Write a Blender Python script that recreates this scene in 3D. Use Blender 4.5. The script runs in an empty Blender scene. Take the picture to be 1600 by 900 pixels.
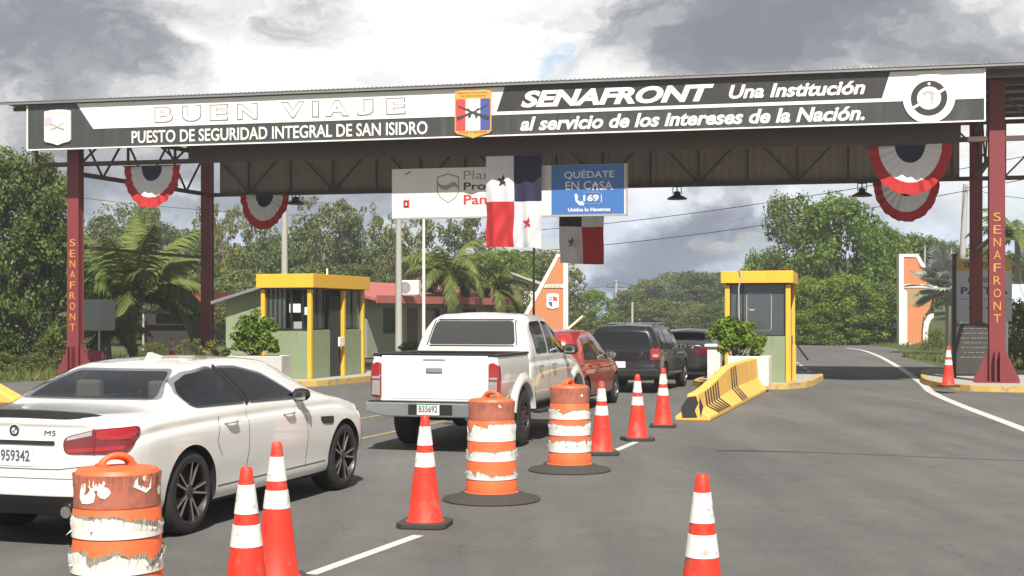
import bpy, bmesh, math, random
import numpy as np
from mathutils import Vector, Matrix, Euler
from mathutils.bvhtree import BVHTree
from mathutils.geometry import delaunay_2d_cdt

R = math.radians
scene = bpy.context.scene
COL = scene.collection
rnd = random.Random(7)

# ------------------------------------------------------------------ camera
CAMH, HZN, FOC = 1.78, 493.0, 2100.0          # eye height, horizon row and focal length in pixels of the 1600 px photograph
cam = bpy.data.cameras.new('camera')
cam.sensor_width = 36.0
cam.lens = 36.0 * FOC / 1600.0
cam.shift_y = (HZN - 450.0) / 1600.0
cam.clip_start, cam.clip_end = 0.1, 3000.0
camo = bpy.data.objects.new('camera', cam)
camo.location = (0, 0, CAMH)
camo.rotation_euler = (R(90), 0, 0)
COL.objects.link(camo)
scene.camera = camo

# ------------------------------------------------------------------ view
scene.view_settings.view_transform = 'Standard'
scene.view_settings.look = 'None'
scene.view_settings.gamma = 1.0
scene.view_settings.use_curve_mapping = False
scene.view_settings.exposure = 0.62
scene.render.engine = 'CYCLES'
scene.cycles.max_bounces = 6
scene.cycles.use_denoising = True

# ------------------------------------------------------------------ sun
SUN_EL, SUN_AZ = R(51), R(-4)                 # azimuth of the light's travel, from +Y towards +X
trav = Vector((math.sin(SUN_AZ) * math.cos(SUN_EL), math.cos(SUN_AZ) * math.cos(SUN_EL), -math.sin(SUN_EL)))
sun = bpy.data.lights.new('sun', 'SUN')
sun.energy = 5.0
sun.angle = R(0.6)
sun.color = (1.0, 0.96, 0.89)
suno = bpy.data.objects.new('sun', sun)
suno.rotation_euler = trav.to_track_quat('-Z', 'Y').to_euler()
suno.location = (0, -20, 40)
COL.objects.link(suno)

# ------------------------------------------------------------------ world: Nishita sky behind broken cumulus
world = bpy.data.worlds.new('World')
scene.world = world
world.use_nodes = True
WT = world.node_tree
WT.nodes.clear()


class NT:
    """small expression helper over a node tree"""
    def __init__(s, tree): s.t = tree
    def n(s, typ, **kw):
        x = s.t.nodes.new(typ)
        for k, v in kw.items(): setattr(x, k, v)
        return x
    def put(s, sock, v):
        if isinstance(v, bpy.types.NodeSocket): s.t.links.new(v, sock)
        elif v is not None: sock.default_value = v
    def m(s, op, a, b=None, c=None, clamp=False):
        x = s.n('ShaderNodeMath', operation=op); x.use_clamp = clamp
        s.put(x.inputs[0], a); s.put(x.inputs[1], b)
        if c is not None: s.put(x.inputs[2], c)
        return x.outputs[0]
    def mix(s, f, a, b, mode='MIX'):
        x = s.n('ShaderNodeMix', data_type='RGBA', blend_type=mode)
        s.put(x.inputs[0], f); s.put(x.inputs[6], a); s.put(x.inputs[7], b)
        return x.outputs[2]
    def noise(s, vec, scale, detail=6, rough=.55, dist=0.0, dim='3D'):
        x = s.n('ShaderNodeTexNoise', noise_dimensions=dim)
        if vec is not None: s.put(x.inputs['Vector'], vec)
        s.put(x.inputs['Scale'], scale); s.put(x.inputs['Detail'], detail)
        s.put(x.inputs['Roughness'], rough); s.put(x.inputs['Distortion'], dist)
        return x.outputs['Fac']
    def ramp(s, f, stops, interp='LINEAR'):
        x = s.n('ShaderNodeValToRGB'); r = x.color_ramp; r.interpolation = interp
        while len(r.elements) < len(stops): r.elements.new(0.5)
        for e, (p, c) in zip(r.elements, stops):
            e.position = p; e.color = tuple(c) + (1,) if len(c) == 3 else c
        s.put(x.inputs[0], f)
        return x.outputs[0]
    def combine(s, x, y, z):
        c = s.n('ShaderNodeCombineXYZ')
        s.put(c.inputs[0], x); s.put(c.inputs[1], y); s.put(c.inputs[2], z)
        return c.outputs[0]


def build_world():
    w = NT(WT)
    tc = w.n('ShaderNodeTexCoord')
    sep = w.n('ShaderNodeSeparateXYZ'); WT.links.new(tc.outputs['Generated'], sep.inputs[0])
    x, y, z = sep.outputs
    hyp = w.m('SQRT', w.m('ADD', w.m('MULTIPLY', x, x), w.m('MULTIPLY', y, y)))
    az = w.m('ARCTAN2', x, y)
    el = w.m('DIVIDE', z, w.m('MAXIMUM', hyp, 0.05))
    vec = w.combine(az, w.m('MULTIPLY', el, 1.55), 0.37)
    warp = w.noise(vec, 7.0, 6, .6)
    warp2 = w.noise(w.combine(w.m('ADD', az, 9.1), w.m('MULTIPLY', el, 1.6), 2.7), 7.0, 6, .6)
    azw = w.m('ADD', az, w.m('MULTIPLY', w.m('SUBTRACT', warp, .5), .22))
    elw = w.m('ADD', el, w.m('MULTIPLY', w.m('SUBTRACT', warp2, .5), .13))
    fine = w.noise(w.combine(azw, w.m('MULTIPLY', elw, 1.5), .9), 13.0, 9, .58, .4)
    big = w.noise(w.combine(az, w.m('MULTIPLY', el, 2.0), 5.1), 4.2, 4, .5)
    # brightness of the cloud, with the heavy grey bases and the sunlit heads where this sky had them
    lum = w.m('ADD', 0.54, w.m('MULTIPLY', w.m('SUBTRACT', fine, .5), 1.25))
    lum = w.m('ADD', lum, w.m('MULTIPLY', w.m('SUBTRACT', big, .5), .5))
    blobs = [(-.335, .20, .07, .03, -.34), (-.24, .205, .045, .022, -.14), (.16, .228, .105, .030, -.42), (.26, .20, .10, .030, -.36),
             (.125, .058, .045, .026, -.55), (.085, .036, .03, .010, -.40), (.10, .085, .03, .012, .30), (-.33, .105, .13, .035, -.30), (-.21, .09, .09, .03, -.22),
             (-.05, .185, .075, .05, .36), (-.19, .185, .05, .035, .20), (.03, .215, .05, .04, .25), (.36, .235, .05, .03, .30), (-.40, .245, .06, .014, .40), (-.27, .24, .04, .012, .25), (.02, .05, .03, .03, .12),
             (.185, .085, .022, .014, .40), (.30, .055, .04, .022, .30), (.055, .050, .018, .008, .5), (.07, .012, .06, .02, .35), (.37, .12, .04, .03, .25)]
    for a, e, sa, se, wt in blobs:
        da = w.m('DIVIDE', w.m('SUBTRACT', azw, a), sa)
        de = w.m('DIVIDE', w.m('SUBTRACT', elw, e), se)
        g = w.m('POWER', 2.718, w.m('MULTIPLY', w.m('ADD', w.m('MULTIPLY', da, da), w.m('MULTIPLY', de, de)), -.7))
        lum = w.m('ADD', lum, w.m('MULTIPLY', g, wt))
    cloud = w.ramp(lum, [(0.0, (1.6, 1.72, 2.0)), (.22, (2.0, 2.1, 2.36)), (.40, (3.2, 3.3, 3.45)), (.56, (5.3, 5.34, 5.35)), (.80, (7.4, 7.35, 7.15))])
    lowb = w.m('SUBTRACT', 1.0, w.m('MULTIPLY', el, 9.0), clamp=True)
    cloud = w.mix(lowb, cloud, w.mix(1.0, cloud, (.66, .86, 1.22, 1), 'MULTIPLY'))
    high = w.m('MULTIPLY', w.m('SUBTRACT', el, .25), 6.0, clamp=True)      # sky above the view darkened on purpose to cut the fill light
    cloud = w.mix(high, cloud, (1.75, 1.85, 2.0, 1))
    sky = w.n('ShaderNodeTexSky', sky_type='NISHITA')
    sky.sun_disc = False
    sky.sun_elevation = SUN_EL
    sky.sun_rotation = R(180) + SUN_AZ
    sky.air_density = 1.2; sky.dust_density = 1.5; sky.ozone_density = 1.2
    gapn = w.noise(w.combine(azw, w.m('MULTIPLY', elw, 1.8), 3.3), 6.0, 5, .55)
    low = w.m('SUBTRACT', 1.0, w.m('MULTIPLY', el, 7.0), clamp=True)
    cov = w.m('MULTIPLY_ADD', w.m('SUBTRACT', gapn, w.m('ADD', .30, w.m('MULTIPLY', low, .16))), 9.0, .15, clamp=True)
    cov = w.m('MAXIMUM', cov, .25)
    col = w.mix(cov, sky.outputs[0], cloud)
    bg = w.n('ShaderNodeBackground')
    WT.links.new(col, bg.inputs[0]); bg.inputs[1].default_value = 0.1
    out = w.n('ShaderNodeOutputWorld'); WT.links.new(bg.outputs[0], out.inputs[0])


build_world()

# ------------------------------------------------------------------ materials
MATS = {}


def mat(name, rgb, rough=.6, metal=0.0, var=.12, scale=4.0, bump=0.0, bscale=60.0, coat=0.0, rgb2=None, thr=.5, soft=.15, spec=.5, coord='Object', rand=False, streak=None, trans=0.0):
    """principled paint / metal / plaster with uneven tone; rgb2 = a second colour in worn patches"""
    if name in MATS: return MATS[name]
    m = bpy.data.materials.new(name); m.use_nodes = True
    t = m.node_tree; k = NT(t); b = t.nodes['Principled BSDF']
    tc = k.n('ShaderNodeTexCoord').outputs[coord]
    if rand or streak:
        mp = k.n('ShaderNodeMapping'); k.put(mp.inputs[0], tc)
        if streak: mp.inputs['Scale'].default_value = streak
        if rand: r = k.m('MULTIPLY', k.n('ShaderNodeObjectInfo').outputs['Random'], 37.0); k.put(mp.inputs['Location'], k.combine(r, r, r))
        tc = mp.outputs[0]
    base = tuple(rgb) + (1,)
    c = base
    if var > 0:
        n1 = k.noise(tc, scale, 5, .6); n2 = k.noise(tc, scale * 7.3, 4, .6)
        f = k.m('ADD', k.m('MULTIPLY', n1, .65), k.m('MULTIPLY', n2, .35))
        f = k.m('ADD', 1.0 - var, k.m('MULTIPLY', f, var * 2))
        cc = k.combine(f, f, f)
        c = k.mix(1.0, base, cc, 'MULTIPLY')
    if rgb2 is not None:
        n3 = k.noise(tc, scale * 1.7, 8, .65)
        f = k.m('DIVIDE', k.m('SUBTRACT', n3, thr), soft, clamp=True)
        c = k.mix(f, c, tuple(rgb2) + (1,))
    k.put(b.inputs['Base Color'], c)
    b.inputs['Roughness'].default_value = rough
    if var > 0:
        k.put(b.inputs['Roughness'], k.m('ADD', rough - .06, k.m('MULTIPLY', k.noise(tc, scale * 3, 4, .6), .12), clamp=True))
    b.inputs['Metallic'].default_value = metal
    if trans:
        tr = k.n('ShaderNodeBsdfTranslucent'); k.put(tr.inputs[0], c); mx = k.n('ShaderNodeMixShader'); mx.inputs[0].default_value = trans
        t.links.new(b.outputs[0], mx.inputs[1]); t.links.new(tr.outputs[0], mx.inputs[2]); t.links.new(mx.outputs[0], t.nodes['Material Output'].inputs[0])
    b.inputs['Specular IOR Level'].default_value = spec
    if coat: b.inputs['Coat Weight'].default_value = coat; b.inputs['Coat Roughness'].default_value = .04
    if bump > 0:
        bn = k.n('ShaderNodeBump'); bn.inputs['Strength'].default_value = bump; bn.inputs['Distance'].default_value = .02
        k.put(bn.inputs['Height'], k.noise(tc, bscale, 6, .65)); k.put(b.inputs['Normal'], bn.outputs[0])
    MATS[name] = m
    return m


def leaf_mat(name, c1, c2, c3, trans=.35, rough=.5):
    if name in MATS: return MATS[name]
    m = bpy.data.materials.new(name); m.use_nodes = True
    t = m.node_tree; k = NT(t); b = t.nodes['Principled BSDF']
    g = k.n('ShaderNodeNewGeometry'); oi = k.n('ShaderNodeObjectInfo')
    tc = k.n('ShaderNodeTexCoord').outputs['Object']
    f = k.m('ADD', k.m('MULTIPLY', g.outputs['Random Per Island'], .55), k.m('MULTIPLY', k.noise(tc, 5.0, 3), .5))
    f = k.m('ADD', f, k.m('MULTIPLY', k.m('SUBTRACT', oi.outputs['Random'], .5), .35))
    c = k.ramp(f, [(.15, c1), (.5, c2), (.9, c3)])
    k.put(b.inputs['Base Color'], c)
    b.inputs['Roughness'].default_value = rough
    b.inputs['Specular IOR Level'].default_value = .3
    tr = k.n('ShaderNodeBsdfTranslucent'); k.put(tr.inputs[0], c)
    mx = k.n('ShaderNodeMixShader'); mx.inputs[0].default_value = trans
    t.links.new(b.outputs[0], mx.inputs[1]); t.links.new(tr.outputs[0], mx.inputs[2])
    t.links.new(mx.outputs[0], t.nodes['Material Output'].inputs[0])
    MATS[name] = m
    return m


def asphalt_mat():
    m = bpy.data.materials.new('asphalt'); m.use_nodes = True
    t = m.node_tree; k = NT(t); b = t.nodes['Principled BSDF']
    tc = k.n('ShaderNodeTexCoord').outputs['Object']
    mp = k.n('ShaderNodeMapping'); mp.inputs['Rotation'].default_value = (0, 0, R(17.6)); mp.inputs['Scale'].default_value = (1, .12, 1)
    t.links.new(tc, mp.inputs[0])
    streak = k.noise(mp.outputs[0], 1.3, 5, .55)
    patch = k.noise(tc, .22, 5, .6); grain = k.noise(tc, 34.0, 5, .9); mid = k.noise(tc, 3.0, 7, .7)
    f = k.m('ADD', k.m('MULTIPLY', streak, .45), k.m('ADD', k.m('MULTIPLY', patch, .35), k.m('MULTIPLY', mid, .25)))
    c = k.ramp(f, [(.36, (.079, .077, .073)), (.5, (.105, .102, .096)), (.64, (.140, .135, .127))])
    c = k.mix(.85, c, k.combine(grain, grain, grain), 'OVERLAY')
    oil = k.m('MULTIPLY', k.m('SUBTRACT', k.noise(tc, .9, 3, .5), .60, clamp=True), 5.0, clamp=True)      # drips and stains
    spot = k.m('MULTIPLY', k.m('SUBTRACT', k.noise(tc, 6.0, 4, .6), .62, clamp=True), 6.0, clamp=True)
    c = k.mix(k.m('MULTIPLY', k.m('MULTIPLY', oil, spot), .75), c, (.035, .033, .031, 1))
    dust = k.m('MULTIPLY', k.m('SUBTRACT', k.noise(mp.outputs[0], .55, 4, .6), .52, clamp=True), 3.0, clamp=True)
    c = k.mix(k.m('MULTIPLY', dust, .35), c, (.19, .178, .16, 1))
    vo = k.n('ShaderNodeTexVoronoi', feature='DISTANCE_TO_EDGE')
    mp2 = k.n('ShaderNodeVectorMath', operation='ADD'); t.links.new(tc, mp2.inputs[0])
    nz = k.n('ShaderNodeTexNoise'); nz.inputs['Scale'].default_value = 1.1; nz.inputs['Detail'].default_value = 6
    t.links.new(tc, nz.inputs['Vector']); t.links.new(nz.outputs['Color'], mp2.inputs[1])
    t.links.new(mp2.outputs[0], vo.inputs['Vector']); vo.inputs['Scale'].default_value = .28
    crack = k.m('LESS_THAN', vo.outputs['Distance'], .0026)
    crack = k.m('MULTIPLY', crack, k.m('GREATER_THAN', k.noise(tc, .35, 2), .52))
    c = k.mix(k.m('MULTIPLY', crack, .28), c, (.03, .028, .026, 1))
    k.put(b.inputs['Base Color'], c)
    k.put(b.inputs['Roughness'], k.m('ADD', .72, k.m('MULTIPLY', mid, .2)))
    b.inputs['Specular IOR Level'].default_value = .35
    bn = k.n('ShaderNodeBump'); bn.inputs['Strength'].default_value = .35; bn.inputs['Distance'].default_value = .01
    k.put(bn.inputs['Height'], grain); k.put(b.inputs['Normal'], bn.outputs[0])
    MATS['asphalt'] = m
    return m


def ground_mat():
    m = bpy.data.materials.new('grassland'); m.use_nodes = True
    t = m.node_tree; k = NT(t); b = t.nodes['Principled BSDF']
    tc = k.n('ShaderNodeTexCoord').outputs['Object']
    f = k.m('ADD', k.m('MULTIPLY', k.noise(tc, .12, 6, .6), .6), k.m('MULTIPLY', k.noise(tc, 3.0, 6, .7), .4))
    c = k.ramp(f, [(.3, (.035, .055, .014)), (.5, (.065, .085, .022)), (.62, (.10, .11, .035)), (.78, (.16, .13, .07))])
    k.put(b.inputs['Base Color'], c); b.inputs['Roughness'].default_value = .9
    bn = k.n('ShaderNodeBump'); bn.inputs['Strength'].default_value = .8; bn.inputs['Distance'].default_value = .06
    k.put(bn.inputs['Height'], k.noise(tc, 9.0, 8, .75)); k.put(b.inputs['Normal'], bn.outputs[0])
    MATS['grassland'] = m
    return m


WHITE_CAR = mat('white_car_paint', (.72, .705, .665), .18, 0, .05, 1.5, coat=1.0, rgb2=(.60, .575, .53), thr=.62, soft=.2)
BLACK_CAR = mat('black_car_paint', (.012, .013, .015), .28, 0, .05, coat=.35)
GREY_CAR = mat('grey_car_paint', (.040, .038, .042), .3, .3, .05, coat=.8)
RED_CAR = mat('red_car_paint', (.38, .020, .017), .3, .1, .06, coat=.8)
GLASS = mat('tinted_glass', (.014, .016, .019), .07, 0, 0, spec=.4)


def glass_mat(name, tint, rough=.04):
    m = bpy.data.materials.new(name); m.use_nodes = True
    t = m.node_tree; k = NT(t); t.nodes.remove(t.nodes['Principled BSDF'])
    tr = k.n('ShaderNodeBsdfTransparent'); tr.inputs[0].default_value = tint + (1,)
    gl = k.n('ShaderNodeBsdfGlossy'); gl.inputs['Roughness'].default_value = rough
    fr = k.n('ShaderNodeFresnel'); fr.inputs[0].default_value = 1.6
    mx = k.n('ShaderNodeMixShader'); k.put(mx.inputs[0], k.m('MULTIPLY_ADD', fr.outputs[0], 1.6, .05, clamp=True))
    t.links.new(tr.outputs[0], mx.inputs[1]); t.links.new(gl.outputs[0], mx.inputs[2]); t.links.new(mx.outputs[0], t.nodes['Material Output'].inputs[0])
    MATS[name] = m
    return m


CLEARGLASS = glass_mat('car_window_glass', (.52, .55, .57))
SEATTAN = mat('pale_seat_leather', (.34, .30, .24), .6, 0, .1)
CABIN = mat('cabin_lining', (.045, .044, .043), .8, 0, .15)
REARGLASS = mat('grey_tinted_glass', (.045, .047, .046), .10, 0, .2, 1.2, spec=.8, streak=(.6, 1, 6))
TRIM = mat('black_trim', (.018, .018, .018), .45, 0, .1)
SEAM = mat('panel_gap', (.05, .048, .045), .8, 0, 0)
RUBBER = mat('tyre_rubber', (.022, .021, .020), .85, 0, .25, 9, bump=.2)
RIMDARK = mat('dark_alloy', (.10, .10, .10), .35, .85, .1)
RIMLIGHT = mat('machined_alloy', (.55, .54, .52), .28, .9, .05)
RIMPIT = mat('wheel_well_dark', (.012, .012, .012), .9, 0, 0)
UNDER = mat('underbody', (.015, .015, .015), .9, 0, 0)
REDLENS = mat('red_lens', (.33, .010, .014), .12, 0, .05, coat=1)
DARKLENS = mat('dark_red_lens', (.16, .006, .012), .12, 0, .05, coat=1)
CLEARLENS = mat('clear_lens', (.46, .45, .44), .15, .5, .5, 14, coat=1)
CHROME = mat('chrome', (.75, .75, .74), .16, 1, .03)
STEEL = mat('dull_steel_bumper', (.48, .49, .49), .3, .8, .1)
PLATE = mat('plate_white', (.72, .72, .68), .5, 0, .06)
PLATEINK = mat('plate_ink', (.10, .11, .15), .6, 0, 0)
PLATEGREEN = mat('plate_green', (.05, .20, .13), .6, 0, 0)
ORANGE = mat('cone_orange', (.86, .036, .016), .55, 0, .16, 5, rgb2=(.40, .09, .06), thr=.55, soft=.10, rand=True)
COLLAR = mat('reflective_collar', (.74, .73, .68), .5, 0, .12, 9, rgb2=(.42, .37, .32), thr=.55, soft=.10, rand=True)
CONEBASE = mat('cone_rubber', (.045, .04, .034), .85, 0, .3, 12, bump=.2)
DRUM = mat('drum_orange', (.78, .135, .04), .5, 0, .14, 5, rgb2=(.60, .10, .035), thr=.58, soft=.25)
FADED = mat('faded_red_sheeting', (.42, .125, .075), .6, 0, .35, 9, rgb2=(.28, .11, .075), thr=.5, soft=.12)
SHEET = mat('white_sheeting', (.74, .72, .66), .5, 0, .10, 8, rgb2=(.55, .52, .45), thr=.62, soft=.1)
GLUE = mat('old_grey_adhesive', (.30, .27, .21), .8, 0, .35, 14, rgb2=(.16, .13, .10), thr=.55, soft=.1)
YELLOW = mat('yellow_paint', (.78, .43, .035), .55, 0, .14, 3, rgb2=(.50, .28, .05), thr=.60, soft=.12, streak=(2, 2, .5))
YELLOWJ = mat('yellow_barrier_paint', (.80, .45, .095), .65, 0, .16, 2, rgb2=(.42, .30, .12), thr=.66, soft=.12, bump=.15)
KERBY = mat('worn_yellow_kerb', (.50, .33, .09), .8, 0, .25, 3, rgb2=(.24, .21, .17), thr=.52, soft=.12, bump=.2)
GREENW = mat('sage_green_wall', (.235, .285, .165), .8, 0, .18, 2, rgb2=(.17, .20, .125), thr=.56, soft=.22, streak=(2.5, 2.5, .7))
MAROON = mat('maroon_steel', (.20, .030, .036), .55, 0, .22, 2.5, rgb2=(.13, .036, .030), thr=.56, soft=.2, streak=(3, 3, .5))
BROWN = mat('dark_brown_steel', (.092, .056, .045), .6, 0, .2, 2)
SHEETBR = mat('brown_cladding', (.34, .30, .26), .7, 0, .2, 2)
ZINC = mat('zinc_roofing', (.30, .29, .28), .5, .5, .2, 2)
SIGNDARK = mat('sign_charcoal', (.046, .050, .048), .45, 0, .2, 1.2, rgb2=(.095, .10, .095), thr=.50, soft=.3, streak=(2.2, 1, .35))
SIGNBLACK = mat('sign_black', (.036, .034, .032), .45, 0, .2, 1.2, rgb2=(.06, .056, .052), thr=.52, soft=.3, streak=(2.2, 1, .35))
SIGNFACE = mat('sign_white_face', (.80, .78, .73), .5, 0, .08, 1.4, rgb2=(.64, .61, .55), thr=.58, soft=.25, streak=(2.4, 1, .3))
SIGNWHITE = mat('sign_white', (.80, .78, .72), .5, 0, .05, 1.0)
INK = mat('sign_outline_ink', (.16, .15, .15), .6, 0, 0)
GOLD = mat('emblem_gold', (.74, .36, .07), .5, 0, .08)
EMRED = mat('emblem_red', (.66, .07, .06), .5, 0, .05)
EMBLUE = mat('emblem_blue', (.07, .09, .30), .5, 0, .05)
EMPINK = mat('emblem_faded_pink', (.75, .42, .45), .6, 0, .15, 3)
EMGREY = mat('emblem_faded_grey', (.42, .42, .38), .6, 0, .1)
YLET = mat('yellow_lettering', (.56, .28, .05), .6, 0, .2, 9, rgb2=(.30, .12, .04), thr=.6, soft=.15)
FWHITE = mat('flag_white', (.82, .80, .81), .85, 0, .05, trans=.25)
FNAVY = mat('flag_navy', (.022, .026, .062), .85, 0, .08, trans=.2)
FRED = mat('flag_red', (.55, .030, .035), .85, 0, .08, trans=.25)
BBLUE = mat('banner_blue', (.045, .15, .40), .45, 0, .06)
BWHITE = mat('banner_white', (.74, .70, .64), .5, 0, .05)
BGREY = mat('banner_grey_ink', (.30, .28, .27), .6, 0, 0)
BBLACK = mat('banner_black_ink', (.03, .03, .03), .6, 0, 0)
BRED = mat('banner_red_ink', (.55, .03, .035), .6, 0, 0)
BPALE = mat('banner_pale_ink', (.58, .55, .52), .6, 0, 0)
PAINTW = mat('road_paint_white', (.52, .50, .46), .75, 0, .15, 5, rgb2=(.17, .16, .15), thr=.60, soft=.10)
PAINTY = mat('road_paint_yellow', (.36, .26, .09), .8, 0, .2, 5, rgb2=(.14, .125, .105), thr=.52, soft=.12)
CONCRETE = mat('concrete', (.36, .35, .32), .85, 0, .18, 3, bump=.2)
POLEC = mat('pole_concrete', (.40, .39, .35), .85, 0, .12, 3)
WHITEW = mat('white_plaster', (.72, .69, .62), .8, 0, .08, 2)
GATEOR = mat('gate_orange', (.56, .205, .085), .8, 0, .14, 1.5, rgb2=(.44, .19, .10), thr=.58, soft=.2)
PINKROOF = mat('faded_red_roof', (.40, .11, .10), .7, 0, .14, 1.5, rgb2=(.30, .10, .09), thr=.6, soft=.15)
TANW = mat('tan_plaster', (.42, .38, .28), .85, 0, .12, 2)
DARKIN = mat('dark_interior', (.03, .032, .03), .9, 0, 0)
BOOTHGL = mat('booth_glass', (.07, .08, .078), .06, 0, .1, 2, spec=.8)
GREYBOX = mat('grey_cabinet', (.36, .38, .38), .5, .1, .1)
MAGENTA = mat('magenta_plastic', (.35, .03, .09), .5, 0, .1)
LAMPBLK = mat('black_lamp', (.02, .02, .02), .5, .2, 0)
TRUNK = mat('bark', (.16, .13, .10), .9, 0, .3, 6, bump=.4, bscale=20)
PALE_TRUNK = mat('pale_bark', (.30, .27, .22), .9, 0, .25, 6, bump=.3, bscale=20)
LEAF_FOREST = leaf_mat('forest_leaves', (.058, .094, .018), (.120, .170, .036), (.225, .255, .064))
LEAF_DARK = leaf_mat('dark_leaves', (.046, .082, .016), (.098, .152, .030), (.185, .240, .050))
LEAF_BRIGHT = leaf_mat('bright_leaves', (.068, .128, .014), (.150, .240, .026), (.285, .350, .046))
LEAF_OLIVE = leaf_mat('olive_leaves', (.074, .094, .022), (.150, .172, .044), (.245, .250, .076))
LEAF_PALM = leaf_mat('palm_leaves', (.070, .110, .022), (.140, .190, .044), (.240, .270, .080), .35)
LEAF_DRY = leaf_mat('dry_palm_leaves', (.10, .085, .025), (.17, .14, .04), (.26, .21, .07), .3)
LEAF_SILVER = leaf_mat('silver_palm_leaves', (.19, .21, .185), (.29, .315, .28), (.40, .42, .38), .15)
asphalt_mat(); ground_mat()

# ------------------------------------------------------------------ mesh helpers


class MB:
    """collects geometry for one mesh object"""
    def __init__(s): s.v = []; s.f = []; s.mi = []
    def add(s, vs, fs, mi=0, M=None):
        o = len(s.v)
        s.v += [tuple(M @ Vector(v)) for v in vs] if M is not None else [tuple(v) for v in vs]
        s.f += [tuple(i + o for i in f) for f in fs]
        s.mi += [mi] * len(fs)
        return s
    def box(s, x0, x1, y0, y1, z0, z1, mi=0, M=None):
        v = [(x0, y0, z0), (x1, y0, z0), (x1, y1, z0), (x0, y1, z0), (x0, y0, z1), (x1, y0, z1), (x1, y1, z1), (x0, y1, z1)]
        f = [(0, 3, 2, 1), (4, 5, 6, 7), (0, 1, 5, 4), (1, 2, 6, 5), (2, 3, 7, 6), (3, 0, 4, 7)]
        return s.add(v, f, mi, M)
    def bar(s, a, b, w, h=None, mi=0, up=(0, 0, 1)):
        """rectangular bar from a to b"""
        h = w if h is None else h
        a, b = Vector(a), Vector(b); d = (b - a); L = d.length; d.normalize()
        u = Vector(up)
        if abs(d.dot(u)) > .98: u = Vector((0, 1, 0))
        r = d.cross(u).normalized(); u = r.cross(d)
        M = Matrix((r, d, u)).transposed().to_4x4(); M.translation = a
        return s.box(-w / 2, w / 2, 0, L, -h / 2, h / 2, mi, M)
    def tube(s, pts, rad, n=8, mi=0, caps=True):
        pts = [Vector(p) for p in pts]
        rad = rad if isinstance(rad, (list, tuple)) else [rad] * len(pts)
        vs, fs = [], []
        ref = Vector((0, 0, 1)) if abs((pts[-1] - pts[0]).normalized().z) < .9 else Vector((1, 0, 0))
        for i, p in enumerate(pts):
            d = (pts[min(i + 1, len(pts) - 1)] - pts[max(i - 1, 0)]).normalized()
            r = d.cross(ref).normalized(); u = r.cross(d)
            for j in range(n):
                a = 2 * math.pi * j / n
                vs.append(p + (r * math.cos(a) + u * math.sin(a)) * rad[i])
        for i in range(len(pts) - 1):
            for j in range(n):
                fs.append((i * n + j, i * n + (j + 1) % n, (i + 1) * n + (j + 1) % n, (i + 1) * n + j))
        if caps:
            fs.append(tuple(range(n))[::-1]); fs.append(tuple((len(pts) - 1) * n + j for j in range(n)))
        return s.add(vs, fs, mi)
    def lathe(s, prof, n=32, mi=0, M=None, closed=False, caps=True):
        """prof: (radius, z[, mi]) around Z"""
        vs, fs, ms = [], [], []
        for p in prof:
            for j in range(n):
                a = 2 * math.pi * j / n
                vs.append((p[0] * math.cos(a), p[0] * math.sin(a), p[1]))
        K = len(prof); rng = range(K if closed else K - 1)
        for i in rng:
            for j in range(n):
                q = (i + 1) % K
                fs.append((i * n + j, i * n + (j + 1) % n, q * n + (j + 1) % n, q * n + j))
                ms.append(prof[i][2] if len(prof[i]) > 2 else mi)
        if caps and not closed:
            if prof[0][0] > 1e-6: fs.append(tuple(range(n))[::-1]); ms.append(ms[0])
            if prof[-1][0] > 1e-6: fs.append(tuple((K - 1) * n + j for j in range(n))); ms.append(ms[-1])
        o = len(s.mi); s.add(vs, fs, mi, M); s.mi[o:] = ms
        return s
    def prism(s, pts, y0, y1, mi=0, M=None):
        """polygon in (x,z), extruded along y from y0 (front) to y1"""
        n = len(pts)
        area = sum(pts[i][0] * pts[(i + 1) % n][1] - pts[(i + 1) % n][0] * pts[i][1] for i in range(n))
        if area < 0: pts = pts[::-1]
        vs = [(p[0], y0, p[1]) for p in pts] + [(p[0], y1, p[1]) for p in pts]
        fs = [tuple(range(n)), tuple(range(2 * n - 1, n - 1, -1))] + [(i, n + i, n + (i + 1) % n, (i + 1) % n) for i in range(n)]
        return s.add(vs, fs, mi, M)
    def grid(s, fn, nu, nv, mi=0):
        """fn(i/nu, j/nv) -> point; mi may be callable(u,v)"""
        vs = [fn(i / nu, j / nv) for j in range(nv + 1) for i in range(nu + 1)]
        fs, ms = [], []
        for j in range(nv):
            for i in range(nu):
                a = j * (nu + 1) + i
                fs.append((a, a + 1, a + nu + 2, a + nu + 1))
                ms.append(mi((i + .5) / nu, (j + .5) / nv) if callable(mi) else mi)
        o = len(s.mi); s.add(vs, fs, 0); s.mi[o:] = ms
        return s
    def mesh(s, name, mats, smooth=None):
        me = bpy.data.meshes.new(name)
        me.from_pydata(s.v, [], s.f)
        for m in (mats if isinstance(mats, (list, tuple)) else [mats]): me.materials.append(m)
        me.polygons.foreach_set('material_index', s.mi)
        if smooth is not None:
            me.polygons.foreach_set('use_smooth', [True] * len(me.polygons))
            me.set_sharp_from_angle(angle=R(smooth))
        me.update()
        return me
    def obj(s, name, mats, parent=None, smooth=None, bevel=0.0, segs=2):
        return link(name, s.mesh(name, mats, smooth), parent, bevel, segs)


def link(name, me, parent=None, bevel=0.0, segs=2):
    o = bpy.data.objects.new(name, me); COL.objects.link(o)
    if parent is not None: o.parent = parent
    if bevel:
        b = o.modifiers.new('bevel', 'BEVEL'); b.width = bevel; b.segments = segs; b.limit_method = 'ANGLE'; b.angle_limit = R(40)
    return o


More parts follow.
